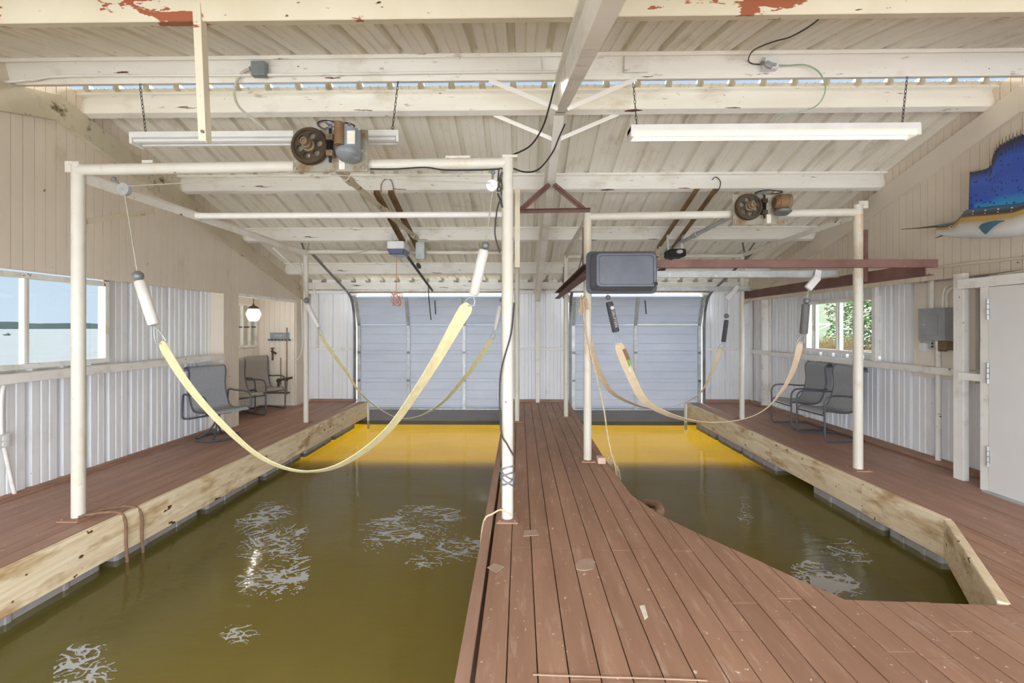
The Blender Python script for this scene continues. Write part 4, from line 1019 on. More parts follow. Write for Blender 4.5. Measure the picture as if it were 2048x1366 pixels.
# conduit, junction boxes, cords under the roof
zc_ = R(PY[2])-.155; yc_ = PY[2]-.025
cord('conduit', [P(-40, 168, Y=yc_), P(60, 160, Y=yc_), P(140, 152, Y=yc_), P(520, 150, Y=yc_), P(900, 145, Y=yc_), P(1140, 143, Y=yc_)], .011, 'beam', 'cream conduit clipped along the roof beam at the ridge', 'conduit')
def jbox(name, x0, y0, x1, y1, Y, m, label, d=.06):
    a, c = P(x0, y1, Y=Y), P(x1, y0, Y=Y); o = thing(name, ((a.x+c.x)/2, Y, a.z), label, 'junction box')
    b = B(); b.box(a.x, c.x, Y-d, Y, a.z, c.z); b.build('case', m, o, smooth=0, bevel=.006)
    b = B(); b.cyl((a.x-.025, Y-d/2, (a.z*.4+c.z*.6)), (a.x, Y-d/2, a.z*.4+c.z*.6), .014, 10); b.build('connector', 'galv_d', o)
    return o
jbox('junction_box', 509, 129, 537, 157, PY[2]-.012, 'greybox_s', 'grey zinc junction box on the ridge beam above the unlit fixture')
cord('flexible_conduit', [P(508, 136, Y=3.93), P(485, 145, Y=3.93), P(471, 170, Y=3.96), P(470, 195, Y=4.0), P(480, 216, Y=4.08), P(508, 240, Y=4.15), P(530, 258, Y=4.2), P(535, 268, Y=4.22)], .011, 'grey_cable', 'pale armoured cable looping from the junction box to the unlit fixture', 'cable')
jbox('junction_box', 1524, 121, 1550, 144, PY[2]-.012, 'plastic_w', 'white junction box with a grey plug on the ridge beam above the lit fixture')
b = B(); q = P(1538, 130, Y=PY[2]-.09); b.cbox(q, .06, .03, .045, Matrix.Rotation(.5, 3, 'Y')); b.bar(q+V((.02, 0, .01)), q+V((.06, 0, .0)), .02, .02); tag(b.build('grey_plug', 'greybox', smooth=0, bevel=.006), 'grey cord plug in the white junction box', 'plug')
cord('green_cord', [P(1548, 130, Y=3.9), P(1575, 131, Y=3.9), P(1610, 130, Y=3.9), P(1637, 143, Y=3.9), P(1650, 168, Y=3.95), P(1648, 190, Y=3.98), P(1632, 212, Y=4.0), P(1600, 224, Y=4.02), P(1560, 232, Y=4.03), P(1544, 245, Y=4.04), P(1540, 258, Y=4.05)], .006, 'green_cord', 'pale green cord looping from the plug down to the lit fixture', 'cord')
cord('grey_wire', [P(1660, 18, Y=2.9), P(1620, 52, Y=3.19), P(1580, 74, Y=3.4), P(1545, 84, Y=3.52), P(1508, 100, Y=3.75), P(1497, 118, Y=3.9), P(1503, 127, Y=3.96), P(1524, 129, Y=3.96)], .005, 'iron', 'dark wire running over the roof sheet to the white junction box', 'wire')
cord('black_cable', [P(1110, 168, Y=3.9), P(1098, 215, Y=3.95), P(1085, 255, Y=3.9), P(1060, 292, Y=3.85), P(1020, 312, Y=FC.y)], .007, 'black', 'black cable drooping from the ridge to the walkway post top', 'cable')
cord('black_cable', [P(1130, 248, Y=4.4), P(1118, 275, Y=4.4), P(1105, 305, Y=4.3), P(1078, 338, Y=4.1), P(1050, 344, Y=4.0), P(1022, 335, Y=FC.y+.02)], .007, 'black', 'black cable sagging from the central rafter to the walkway post', 'cable')
cord('black_cable', [P(740, 338, Y=FC.y-.06), P(790, 338, Y=FC.y-.06), P(850, 335, Y=FC.y-.06), P(890, 340, Y=FC.y-.06), P(960, 340, Y=FC.y-.06), P(1000, 338, Y=FC.y-.06)], .006, 'black', 'black cable tied under the left hoist front pipe', 'cable')
wp = [FC+V((.052*cos(a), .052*sin(a), z)) for a, z in [(pi*.9, 2.7), (pi*.95, 2.4), (pi*1.0, 2.2)]]
cord('coiled_cable', [FC+V((-.06+.02*cos(k*1.9), -.03+.03*sin(k*1.4), 2.82-.02*k+.05*sin(k*2.3))) for k in range(16)]+[FC+V((-.09, -.02, 2.45)), FC+V((-.1, -.02, 2.3)), FC+V((-.06, -.03, 2.15))], .006, 'iron', 'dark cable bunched at the top of the walkway post', 'cable')
cord('grey_lead', [FC+V((.055, -.03, 1.75)), FC+V((.03, -.06, 1.5)), FC+V((-.04, -.06, 1.25)), FC+V((-.062, -.02, 1.05)), FC+V((-.05, -.05, .72)), FC+V((.0, -.068, .62)), FC+V((.055, -.05, .52))], .0065, 'iron', 'grey cable running down the walkway post', 'cable')
pts = []
for k in range(60):
    a = k*.55; pts.append(FC+V((.057*cos(a), .057*sin(a), .30+.055*sin(k*.37)+.0015*k)))
cord('grey_lead', pts, .006, 'galv_d', 'grey cord wound round the foot of the walkway post', 'cord', k=3)
cord('thin_rope', [FC+V((.03, -.05, .05)), FC+V((-.05, -.04, .09)), FC+V((-.12, -.05, .06)), (WXL-.0, FC.y-.05, .03), (WXL-.025, FC.y-.07, -.05), (WXL-.03, FC.y-.15, -.15), (WXL-.025, FC.y-.22, -.24)], .007, 'rope', 'thin tan rope tied round the walkway post and hung over the edge', 'rope')
for k, (dy, dz) in enumerate(((.06, -.5), (.22, -.48))):
    e = P(205+k*20, 1036, z=0.012)
    xe = LE0+(LE1-LE0)*(FL.y+1.1)/10.76
    cord('brown_rope', [FL+V((.04, -.04, .02)), FL+V((.1, -.02+dy*.4, .03)), V((xe, FL.y+dy*.8, .03)), V((xe+.062, FL.y+dy, -.05)), V((xe+.07, FL.y+dy, -.25)), V((xe+.07, FL.y+dy+.02, dz))], .012, 'brown_rope', 'brown rope from the front left post hanging over the pine beam, '+('nearer' if k == 0 else 'farther')+' of two', 'rope', 'ropes at the front left post')

# ------------------------------------------------------------------ garage door openers
def opener(xc, yk, label, zc, xr, dark, hang):
    o = thing('garage_door_opener', (xc, yk, zc-.1), label, 'door opener', 'garage door openers under the roof')
    w = .13
    if not dark:
        b = B(); b.box(xc-w, xc+w, yk-.18, yk+.2, zc-.03, zc+.09); b.build('case', 'plastic_w', o, smooth=0, bevel=.02)
        b = B(); b.hexa([(xc-w*.8, yk-.15, zc-.11), (xc+w*.8, yk-.15, zc-.11), (xc+w*.8, yk+.16, zc-.11), (xc-w*.8, yk+.16, zc-.11), (xc-w, yk-.17, zc-.03), (xc+w, yk-.17, zc-.03), (xc+w, yk+.18, zc-.03), (xc-w, yk+.18, zc-.03)]); b.build('lamp_lens', 'blueblack', o, smooth=0, bevel=.01)
    else:
        b = B(); b.box(xc-w, xc+w, yk-.1, yk+.2, zc-.07, zc+.05); b.build('case', 'black', o, smooth=0, bevel=.03)
        b = B(); b.ball((xc+.02, yk-.11, zc-.0), .05, sq=.6); b.build('lamp_lens', 'plastic_w', o)
    for s in (-1, 1):
        b = B(); b.bar((xc+s*.1, yk+.05, zc+.05), (xc+s*.12, yk+.05, R(yk)-.2), .03, .006, up=(0, 1, 0)); b.build('hanger_strap', 'galv', o, smooth=0)
    b = B(); b.bar((xc+.04, yk+.2, zc-.02), (xr, YB-.2, 2.30), .03, .035); b.bar((xc+.1, yk+.9, zc-.12), (xc+.1, yk+1.05, zc-.15), .05, .05); b.build('rail', 'iron', o, smooth=0)
    return o
op1 = P(797, 500, Y=7.15); opener(op1.x, 7.15, 'white garage door opener with blue lens above the left slip', op1.z+.02, -1.8, False, 0)
op2 = P(1352, 503, Y=7.15); opener(op2.x, 7.15, 'black garage door opener with white lamp above the right slip', op2.z-.02, 2.4, True, 0)
for (xx, lab) in ((P(752, 400, Y=6.1).x, 'left of the two above the white opener'), (P(780, 390, Y=6.1).x, 'right of the two above the white opener'), (P(1383, 388, Y=6.1).x, 'left of the two above the black opener'), (P(1420, 388, Y=6.1).x, 'right of the two above the black opener')):
    b = B(); ya, yb = 6.0, 7.62
    b.angle((xx, ya, R(ya)-.2), (xx, yb, R(yb)-.2), .07, .05, .006); tag(b.build('hanger_rail', 'motor_rust', smooth=0), 'rusty brown hanger rail under the roof, '+lab, 'hanger rail', 'rusty hanger rails')
# orange cord tangle
q = P(793, 516, Y=7.2); e = P(793, 585, Y=7.2)
pts = [q, (q+e)/2, e]
for k in range(26):
    a = k*1.25; pts.append(e+V((.09*cos(a)*(.5+.5*sin(k*.7)**2), .05*sin(a*1.3), -.11+.1*sin(a*.83+.4))))
cord('orange_cord', pts, .005, 'orange', 'tangled orange cord hanging from the white door opener', 'cord', k=4)
cord('door_cord', [P(857, 574, Y=9.3), P(858, 600, Y=9.25), P(862, 640, Y=9.2)], .01, 'iron', 'black release cord hanging before the left garage door', 'cord')
cord('outlet_wire', [P(762, 385, Y=6.0), P(763, 368, Y=5.98), P(772, 358, Y=5.97), P(783, 362, Y=5.97), P(788, 385, Y=6.0), P(786, 398, Y=6.05)], .006, 'brown_rope', 'brown wire looped at an outlet on the second roof beam', 'wire')
b = B(); q = P(778, 366, Y=6.03); b.cbox(q, .08, .03, .05); tag(b.build('ceiling_outlet', 'plastic_w', smooth=0, bevel=.004), 'white outlet on the roof beam above the rusty hanger rails, left slip', 'outlet')
b = B(); q = P(1420, 361, Y=6.03); b.cbox(q, .11, .03, .05); tag(b.build('ceiling_outlet', 'plastic_w', smooth=0, bevel=.004), 'white outlet on the roof beam left of the right winch', 'outlet')
cord('outlet_wire', [P(1424, 360, Y=6.0), P(1432, 354, Y=5.97), P(1441, 364, Y=5.98), P(1438, 378, Y=6.0), P(1430, 387, Y=6.02)], .006, 'iron', 'dark wire looped at the outlet left of the right winch', 'wire')

# ------------------------------------------------------------------ sling chairs
PROF = [(-.36, .94), (-.335, .985), (-.29, 1.0), (-.25, .975), (-.235, .91), (-.245, .80), (-.245, .70), (-.225, .60), (-.19, .50), (-.15, .43), (-.09, .40), (.0, .395), (.1, .405), (.2, .42), (.26, .415), (.285, .385)]
def chair_sling(o, m, hw=.245):
    prof = smoothpath([V((x, 0, z)) for x, z in PROF], 4)
    b = B(); b.ribbon(prof, V((0, hw, 0)), .006); b.build('fabric_sling', m, o, smooth=60)
    for s in (-1, 1):
        b = B(); b.tube(smoothpath([V((x, s*(hw+.006), z-.004)) for x, z in PROF[1:]], 4), .012, 8); b.build('side_rail', 'chairframe', o)
def make_spring_chair(label, fab, grp):
    o = thing('sling_chair', (0, 0, 0), label, 'chair', grp)
    chair_sling(o, fab)
    for s in (-1, 1):
        y = s*.285
        b = B(); b.tube(smoothpath([(-.26, s*.262, .615), (-.15, y, .61), (.05, y, .625), (.18, y, .625), (.25, y, .60), (.285, y, .53), (.285, y, .38), (.285, y, .12), (.275, y, .05), (.24, y, .016), (.1, y, .014), (-.22, y, .014), (-.27, y*.96, .014)], 5), .0125, 8)
        b.build('arm_and_leg', 'chairframe', o)
    b = B(); b.tube([(-.27, -.275, .014), (-.27, .275, .014)], .0115, 8); b.build('crossbar', 'chairframe', o)
    b = B(); b.tube([(.28, -.285, .36), (.28, .285, .36)], .011, 8); b.build('crossbar', 'chairframe', o)
    return o
c1 = make_spring_chair('grey sling chair against the right wall, the nearer of the pair under the window', 'sling', 'sling chairs on the right dock')
c2 = copy_tree(c1); c2['label'] = 'grey sling chair against the right wall, the farther of the pair under the window'
c1.location = (4.36, 6.62, 0); c1.rotation_euler = (0, 0, pi+.06)
c2.location = (4.38, 7.36, 0); c2.rotation_euler = (0, 0, pi-.02)
c3 = make_spring_chair('taupe sling chair in the alcove, farthest from the camera beside the brown valve pipes', 'sling_br', 'sling chairs in the alcove')
c3.location = (-4.86, 8.68, 0); c3.rotation_euler = (0, 0, -.55)
c4 = copy_tree(c3); c4['label'] = 'taupe sling chair in the alcove, half hidden, next nearer than the one at the pipes'
c4.location = (-4.84, 7.95, 0); c4.rotation_euler = (0, 0, -.45)
def make_swivel(label):
    o = thing('swivel_chair', (0, 0, 0), label, 'chair')
    chair_sling(o, 'sling', .25)
    for s in (-1, 1):
        y = s*.315
        b = B(); b.tube(smoothpath([(-.20, s*.27, .30), (-.27, y, .31), (-.285, y, .40), (-.27, y, .58), (-.24, y, .635), (-.1, y, .63), (.1, y, .63), (.2, y, .61), (.245, y, .54), (.24, y, .42), (.21, s*.27, .38)], 5), .0125, 8); b.build('arm', 'chairframe', o)
    b = B(); b.tube([(-.2, -.27, .30), (-.2, .27, .30)], .012, 8); b.tube([(.12, -.25, .385), (.12, .25, .385)], .011, 8); b.tube([(-.2, -.1, .30), (.12, -.1, .36)], .013, 8); b.tube([(-.2, .1, .30), (.12, .1, .36)], .013, 8); b.build('seat_frame', 'chairframe', o)
    b = B(); b.cyl((-.02, 0, .24), (-.02, 0, .33), .035, 16)
    for k in range(4):
        a = pi/4+k*pi/2; b.tube(smoothpath([(-.02+.02*cos(a), .02*sin(a), .27), (-.02+.05*cos(a), .05*sin(a), .18), (-.02+.16*cos(a), .16*sin(a), .06), (-.02+.255*cos(a), .255*sin(a), .016)], 4), .014, 8)
    b.build('pedestal', 'chairframe', o)
    b = B(); b.tube([(-.02+.265*cos(2*pi*k/40), .265*sin(2*pi*k/40), .015) for k in range(40)], .014, 8, closed=True); b.build('base_ring', 'chairframe', o)
    return o
sw = make_swivel('grey swivel rocker chair with round base ring in front of the left wall')
sw.location = (*pxy(437, 876)[:2], 0); sw.rotation_euler = (0, 0, -.42)

# ------------------------------------------------------------------ alcove fittings
lp = P(507, 628, Y=8.0)
lan = thing('pendant_lantern', lp, 'faceted clear glass pendant lantern hanging in the alcove opening', 'lamp')
b = B(); b.lathe(lp, [(.055, -.125), (.085, -.10), (.125, .0), (.085, .09), (.06, .115)], n=8); b.build('glass_shade', 'lamp_glass', lan, smooth=0)
b = B(); b.lathe(lp, [(.085, .092), (.09, .1), (.06, .13), (.02, .15), (.012, .18)], n=16); b.build('cap', 'brass', lan)
b = B(); b.ball(lp+V((0, 0, .02)), .035); b.build('bulb', 'plastic_w', lan)
pl = bpy.data.lights.new('lantern_light', 'POINT'); pl.energy = 8; pl.color = (1, .93, .82); pl.shadow_soft_size = .02
plo = bpy.data.objects.new('lantern_light', pl); COL.objects.link(plo); plo.location = lp+V((0, .0, -.03))
chain(lp+V((0, 0, .18)), (lp.x, lp.y, 2.16), lan)
hr0, hr1 = P(541, 679, Y=AY-.01), P(579, 665, Y=AY-.01)
hk = thing('hook_rail', hr0, 'small grey plaque with a row of hooks on the alcove wall', 'hook rail')
b = B(); b.box(hr0.x, hr1.x, AY-.03, AY-.005, hr0.z+.0, hr1.z-.0); b.build('plaque', 'grey_plate', hk, smooth=0, bevel=.004)
b = B(); w0 = hr0.x+.1
for (x0, x1) in ((.0, .02), (.026, .05), (.056, .08), (.09, .108), (.114, .14)): b.box(w0+x0, w0+x1, AY-.032, AY-.029, (hr0.z+hr1.z)/2, (hr0.z+hr1.z)/2+.012)
b.build('raised_mark', 'paper', hk, smooth=0)
for k in range(7):
    x = hr0.x-.01+k*(hr1.x-hr0.x+.03)/6
    b = B(); b.tube([(x, AY-.03, hr0.z-.0), (x, AY-.06, hr0.z-.015), (x, AY-.075, hr0.z+.0), (x, AY-.075, hr0.z+.012)], .007, 6); b.build('hook', 'iron', hk)
b = B(); b.bar((hr0.x-.02, AY-.028, hr0.z-.01), (hr1.x+.03, AY-.028, hr0.z-.01), .02, .025); b.build('back_rail', 'galv_d', hk, smooth=0)
vp = thing('valve_pipes', P(572, 800, Y=AY-.05), 'brown water pipes with valves on the alcove wall', 'pipes')
xa, xb = P(561, 700, Y=AY-.04).x, P(573, 700, Y=AY-.04).x
b = B(); b.cyl((xa, AY-.03, .42), (xa, AY-.03, .95), .009, 8); b.cyl((xb, AY-.03, .22), (xb, AY-.03, 1.55), .01, 8); b.cyl((xa-.3, AY-.04, .26), (xb+.06, AY-.04, .26), .018, 10); b.build('riser', 'copper', vp)
b = B(); b.cyl((xb-.1, AY-.04, .52), (xb+.12, AY-.06, .56), .022, 10); b.ball((xb, AY-.05, .53), .04); b.build('valve', 'brass', vp)
b = B(); b.ball((xb-.15, AY-.05, .5), .045); b.cyl((xb-.15, AY-.06, .38), (xb-.15, AY-.06, .5), .02); b.build('hose_valve', 'iron', vp)
tp = P(545, 720, Y=AY-.03)
tap = thing('wall_tap', tp, 'dark brass tap on a short pipe on the alcove wall', 'tap')
b = B(); b.cyl((tp.x, AY-.03, .9), (tp.x, AY-.03, 1.1), .018, 10); b.build('pipe', 'brass', tap)
b = B(); b.cyl((tp.x-.02, AY-.03, 1.08), (tp.x+.09, AY-.08, 1.04), .02, 10); b.cbox((tp.x+.01, AY-.05, 1.14), .07, .02, .02); b.cyl((tp.x, AY-.04, 1.06), (tp.x, AY-.04, 1.15), .014, 8); b.build('tap_body', 'brass', tap)
cord('white_hose', [P(603, 600, Y=AY-.02), P(605, 680, Y=AY-.02), P(602, 708, Y=AY-.03), P(592, 721, Y=AY-.03), P(586, 724, Y=AY-.02)], .008, 'plastic_w', 'thin white hose at the corner of the alcove wall', 'hose')
cord('corner_pipe', [P(627, 552, Y=9.55), P(627, 575, Y=9.55), P(632, 600, Y=9.58), P(634, 650, Y=9.6), P(632, 697, Y=9.665)], .018, 'wood_white', 'bent cream conduit beside the left garage door', 'conduit')

# left wall outlet and conduit
lo = thing('wall_outlet', (XL+.05, P(5, 875, X=XL+.05).y, .55), 'white outlet on a conduit at the left edge of the left wall', 'outlet')
yo = P(5, 875, X=XL+.05).y
b = B(); b.box(XL+.01, XL+.07, yo-.07, yo+.045, .48, .60); b.build('box', 'plastic_w', lo, smooth=0, bevel=.006)
b = B(); b.cyl((XL+.07, yo+.0, .56), (XL+.076, yo+.0, .56), .02, 12); b.cyl((XL+.07, yo+.0, .51), (XL+.076, yo+.0, .51), .02, 12); b.build('socket', 'wood_white', lo)
b = B(); b.tube(smoothpath([(XL+.04, yo+.02, 1.03), (XL+.04, yo, .9), (XL+.04, yo, .6), (XL+.04, yo+.02, .48), (XL+.05, yo+.08, .12), (XL+.05, yo+.1, .03)], 4), .016, 10); b.build('conduit', 'wood_white', lo)

# ------------------------------------------------------------------ breaker panel, right wall
XP = XR-.012
pa, pb_ = P(1897, 682, X=XP-.12), P(1843, 618, X=XP-.12)
y0, y1, z0, z1 = pa.y, pb_.y, pa.z, pb_.z+.0
bp = thing('breaker_panel', (XP, (y0+y1)/2, z0), 'grey steel breaker panel with conduits on the right wall', 'electrical panel')
b = B(); b.box(XP-.04, XP-.005, y0-.22, y1+.2, .96, 2.08); struct(b.build('wall_right_backboard', 'siding_w', smooth=0), 'beige backboard behind the breaker panel', 'board')
XP -= .04
b = B(); b.box(XP-.12, XP, y0, y1, z0, z1); b.build('box', 'greybox', bp, smooth=0, bevel=.004)
b = B(); b.box(XP-.126, XP-.12, y0+.085, y1-.06, z0+.06, z1-.08); dd = b.build('panel_door', 'greybox', bp, smooth=0, bevel=.003)
b = B(); b.box(XP-.135, XP-.126, y1-.10, y1-.07, (z0+z1)/2-.01, (z0+z1)/2+.01); b.build('latch', 'galv', dd, smooth=0)
for (yy_, rr, top) in ((y0+.24, .022, 2.1), (y0+.27, .012, 2.1)):
    b = B(); b.cyl((XP-.05, yy_, z1), (XP-.05, yy_, top), rr, 12); b.build('conduit', 'wood_white', bp)
for k in (0, 1):
    b = B(); yk = y0+.1-.045*k; b.tube(smoothpath([(XP-.05, yk, z1), (XP-.05, yk, z1+.13), (XP-.05, yk-.02, z1+.2-.02*k), (XP-.05, yk-.08, z1+.25-.03*k), (XP-.05, y0-.25, z1+.27-.03*k)], 4), .014, 10); b.build('conduit', 'wood_white', bp)
b = B(); b.cyl((XP-.05, y0+.16, .02), (XP-.05, y0+.16, z0), .026, 16); b.build('conduit', 'wood_white', bp)
b = B(); b.box(XP-.08, XP, y0+.1, y0+.13, z0-.12, z0); b.cbox((XP-.05, y0+.06, z0-.055), .08, .085, .1); b.build('knockout_box', 'rust', bp, smooth=0)
b = B(); b.tube(smoothpath([(XP-.04, y1, (z0+z1)/2-.04), (XP-.04, y1+.05, (z0+z1)/2-.09), (XP-.04, y1+.065, z0+.02), (XP-.04, y1+.03, z0-.06)], 4), .014, 8); b.build('flexible_conduit', 'grey_cable', bp)
b = B(); b.box(XP-.09, XP, y1-.055, y1+.03, z0-.13, z0-.03); tag(b.build('wall_switch', 'plastic_w', smooth=0, bevel=.006), 'white switch box under the left corner of the breaker panel', 'switch')
o = thing('duplex_outlet', (XP, y1-.12, z0-.1), 'grey duplex outlet under the middle of the breaker panel', 'outlet')
b = B(); b.box(XP-.06, XP, y1-.165, y1-.08, z0-.1, z0-.005); b.build('box', 'galv', o, smooth=0, bevel=.004)
for dz in (-.035, -.07): b = B(); b.cyl((XP-.06, y1-.122, z0+dz), (XP-.065, y1-.122, z0+dz), .013, 10); b.build('socket', 'iron', o)
cord('wall_conduit', [(XRS-.02, 9.5, 2.2), (XRS-.02, P(1840, 540, X=XRS).y, P(1840, 540, X=XRS).z), (XRS-.02, P(2000, 521, X=XRS).y, P(2000, 521, X=XRS).z), (XRS-.02, 3.2, 2.16)], .014, 'siding', 'beige conduit clipped along the lower edge of the right siding', 'conduit', k=3)
cord('white_cable', [(4.7, st.y-.06, 2.055), (4.6, st.y-.25, 2.05), (4.55, dl-.2, 2.06), (4.55, dl-.8, 2.07)], .012, 'plastic_w', 'white cable lying above the man door head', 'cable')

# ------------------------------------------------------------------ mounted sailfish
def fish_mat():
    t = NT('fish_paint'); tc = t.n('ShaderNodeTexCoord'); sp = t.n('ShaderNodeSeparateXYZ'); t.l(tc.outputs['Object'], sp.inputs[0])
    nz = t.noise(t.coord((1, 1, 1)), 3, 2)
    ad = t.n('ShaderNodeMath', operation='MULTIPLY_ADD'); t.l(nz, ad.inputs[0]); ad.inputs[1].default_value = .02; t.l(sp.outputs[2], ad.inputs[2])
    # band heights follow the curved back: normalised height stored in the v coordinate
    at = t.n('ShaderNodeAttribute', attribute_name='band')
    r = t.n('ShaderNodeValToRGB'); cr_ = r.color_ramp; e = cr_.elements
    e[0].position, e[0].color = 0, C('d6dadb'); e[1].position, e[1].color = 1, C('2f5d78')
    for p, c_ in ((.22, 'e3e5e4'), (.45, 'c9c6bb'), (.56, 'b99a5e'), (.66, 'c09a4e'), (.72, '4a4038'), (.80, '3a3f48'), (.92, '47708a')):
        x = e.new(p); x.color = C(c_)
    t.l(at.outputs['Fac'], r.inputs[0])
    return t.done(t.bsdf(r.outputs[0], .22, 0, .6))
def sail_mat():
    t = NT('sail_paint'); at = t.n('ShaderNodeAttribute', attribute_name='band')
    r = t.n('ShaderNodeValToRGB'); e = r.color_ramp.elements
    e[0].position, e[0].color = 0, C('3aa0d8'); e[1].position, e[1].color = 1, C('2a2a3a')
    for p, c_ in ((.1, '2e8fd0'), (.2, '2f5fc4'), (.55, '2b50b8'), (.75, '2f5cc0'), (.9, '2c3f80')):
        x = e.new(p); x.color = C(c_)
    t.l(at.outputs['Fac'], r.inputs[0])
    vo = t.n('ShaderNodeTexVoronoi'); vo.inputs['Scale'].default_value = 24; t.l(t.coord((1, 1, 1)), vo.inputs['Vector'])
    sp = t.ramp(vo.outputs['Distance'], .2, .3, (1, 1, 1, 1), (0, 0, 0, 1))
    col = t.mix(sp, r.outputs[0], C('1d2c70'))
    return t.done(t.bsdf(col, .22, 0, .6))
M['fish'] = fish_mat(); M['sail'] = sail_mat()
XF = XRS-.14
def band(o, f):
    at = o.data.attributes.new('band', 'FLOAT', 'POINT')
    for i, v in enumerate(o.data.vertices): at.data[i].value = f(v.co)
def fy(x): return P(x, 450, X=XF).y
def fz(x, y): return P(x, y, X=XF).z
stations = []    # (pixel x, top y, bottom y) along the fish from the bill backwards
for (x, t_, b_) in ((1880, 449, 470), (1893, 447, 473), (1905, 444.5, 474.5), (1915, 441, 475.5), (1925, 434, 476), (1940, 418, 476.5), (1960, 414, 476.5), (1990, 411, 477), (2020, 408, 474.5), (2048, 405, 471)):
    stations.append((fy(x), fz(x, t_), fz(x, b_)))
yl, tl, bl_ = stations[-1]
for k, (ht, hb_) in enumerate(((.0, .0), (-.005, .01), (-.012, .025), (-.03, .05), (-.055, .08), (-.075, .1), (-.09, .115))):
    if k: stations.append((yl-.16*k, tl+ht+.02*k, bl_+hb_+.02*k))
fo = P(1960, 476, X=XF)
fish = thing('mounted_sailfish', fo, 'blue mounted sailfish with long bill and spread sail on the right wall', 'fish trophy')
b = B(); rings = []; bands = []
for (y, zt, zb) in stations:
    c = (zt+zb)/2; h = (zt-zb)/2; dx = min(.105, h*.75); n = 20; rg = []
    for k in range(n):
        a = 2*pi*k/n; rg.append(b.bm.verts.new((XF+dx*cos(a), y, c+h*sin(a)))); bands.append((sin(a)+1)/2)
    rings.append(rg)
for i in range(len(rings)-1):
    for k in range(20): b.bm.faces.new((rings[i][k], rings[i][(k+1) % 20], rings[i+1][(k+1) % 20], rings[i+1][k]))
b.bm.faces.new(rings[0]); b.bm.faces.new(rings[-1][::-1])
bo = b.build('body', 'fish', fish, smooth=70)
at = bo.data.attributes.new('band', 'FLOAT', 'POINT')
for i, v in enumerate(bands): at.data[i].value = v
b = B(); b.tube(smoothpath([P(1802, 458.5, X=XF), P(1840, 456, X=XF), P(1870, 453, X=XF), P(1890, 452, X=XF), P(1906, 455, X=XF)], 4), [.003+.018*(i/16)**1.3 for i in range(17)], 10); b.build('bill', 'fish', fish)
bl = [c for c in fish.children if c.name.startswith('bill')][0]; band(bl, lambda c: .76)
b = B(); b.tube([P(1871, 476, X=XF), P(1888, 470, X=XF), P(1905, 464, X=XF)], [.003, .008, .012], 8); jw = b.build('lower_jaw', 'fish', fish); band(jw, lambda c: .76)
ey = P(1902, 454, X=XF-.07)
b = B(); b.ball(ey, .012); b.build('eye', 'black', fish); b = B(); b.ball(ey+V((.004, .004, -.0)), .0165); b.build('eye_ring', 'paper', fish)
# sail: spiked sheet standing on the back
def top_at(y):
    for i in range(len(stations)-1):
        (ya, za, _), (yb, zb_, _) = stations[i], stations[i+1]
        if ya >= y >= yb: return za+(zb_-za)*(ya-y)/(ya-yb)
    return stations[-1][1]
edge = []
for (x, y) in ((1940, 344), (1948, 343.5), (1955, 342), (1965, 340), (1975, 337), (1983, 331), (1985, 322), (1988, 308), (1993, 298), (2001, 288), (2012, 282), (2022, 276), (2034, 271), (2044, 268)):
    edge.append((fy(x), fz(x, y)))
ylast, zlast = edge[-1]
for k in range(1, 9): edge.append((ylast-.1*k, zlast+.03*min(k, 3)-.05*max(0, k-4)))
b = B(); nv = 10; cols = []; bvals = []
dense = []
for i in range(len(edge)-1):
    m_ = 3
    for j in range(m_): dense.append((edge[i][0]+(edge[i+1][0]-edge[i][0])*j/m_, edge[i][1]+(edge[i+1][1]-edge[i][1])*j/m_))
b = B(); F_ = []
for side in (-1, 1):
    cols = []
    for i, (y, z) in enumerate(dense):
        zt = top_at(min(y, stations[4][0]))-.02; col_ = []
        dip = 0.0
        if i > 15: dip = .045*abs(((i*.5) % 1.0)-.5)*2*(1 if i % 2 else 1)
        hgt = (z-dip)-zt
        for k in range(nv+1):
            f = k/nv; x = XF+side*(.012*(1-f)+.003)
            vv = b.bm.verts.new((x, y, zt+hgt*f)); col_.append(vv); F_.append(max(f, 1-min(1, i/5.0)*1.0 if i < 5 else 0))
        cols.append(col_)
    for i in range(len(cols)-1):
        for k in range(nv): b.bm.faces.new((cols[i][k], cols[i+1][k], cols[i+1][k+1], cols[i][k+1]))
    if side == -1: first = cols
    else:
        for i in range(len(cols)-1): b.bm.faces.new((first[i][nv], first[i+1][nv], cols[i+1][nv], cols[i][nv]))
        for k in range(nv):
            b.bm.faces.new((first[0][k], first[0][k+1], cols[0][k+1], cols[0][k])); b.bm.faces.new((first[-1][k], first[-1][k+1], cols[-1][k+1], cols[-1][k]))
so = b.build('sail', 'sail', fish, smooth=60)
at = so.data.attributes.new('band', 'FLOAT', 'POINT')
for i, v in enumerate(F_): at.data[i].value = v
# long spines along the stepped edge of the sail
b = B()
for i, (y, z) in enumerate(dense):
    if i >= 14 and i % 2 == 0: b.tube([(XF, y, z-.1), (XF, y, z+.05)], [.008, .001], 6)
b.build('sail_spines', 'iron', fish)
b = B(); pts = [P(1962, 458, X=XF-.11), P(1985, 449, X=XF-.13), P(2008, 442, X=XF-.13)]
lf = [P(x, y, X=XF-.125) for x, y in ((1957, 455), (1962, 448), (1975, 444), (1990, 441), (2009, 441), (1997, 446), (1985, 454), (1974, 465), (1970, 469), (1963, 463))]
b.prism(lf, (.012, 0, 0)); pf = b.build('pectoral_fin', 'fish', fish, smooth=0, bevel=.004); band(pf, lambda c: .93)
b = B()
for ix in range(12):
    x0 = 1953+ix*17 if ix < 6 else None
    for k in range(4):
        y_ = (stations[5][0]-.12*ix); zt = top_at(y_); b.ball((XF-.085+.012*k*0, y_, zt-.045-.028*k), .006, 8)
b.build('white_spots', 'paper', fish)
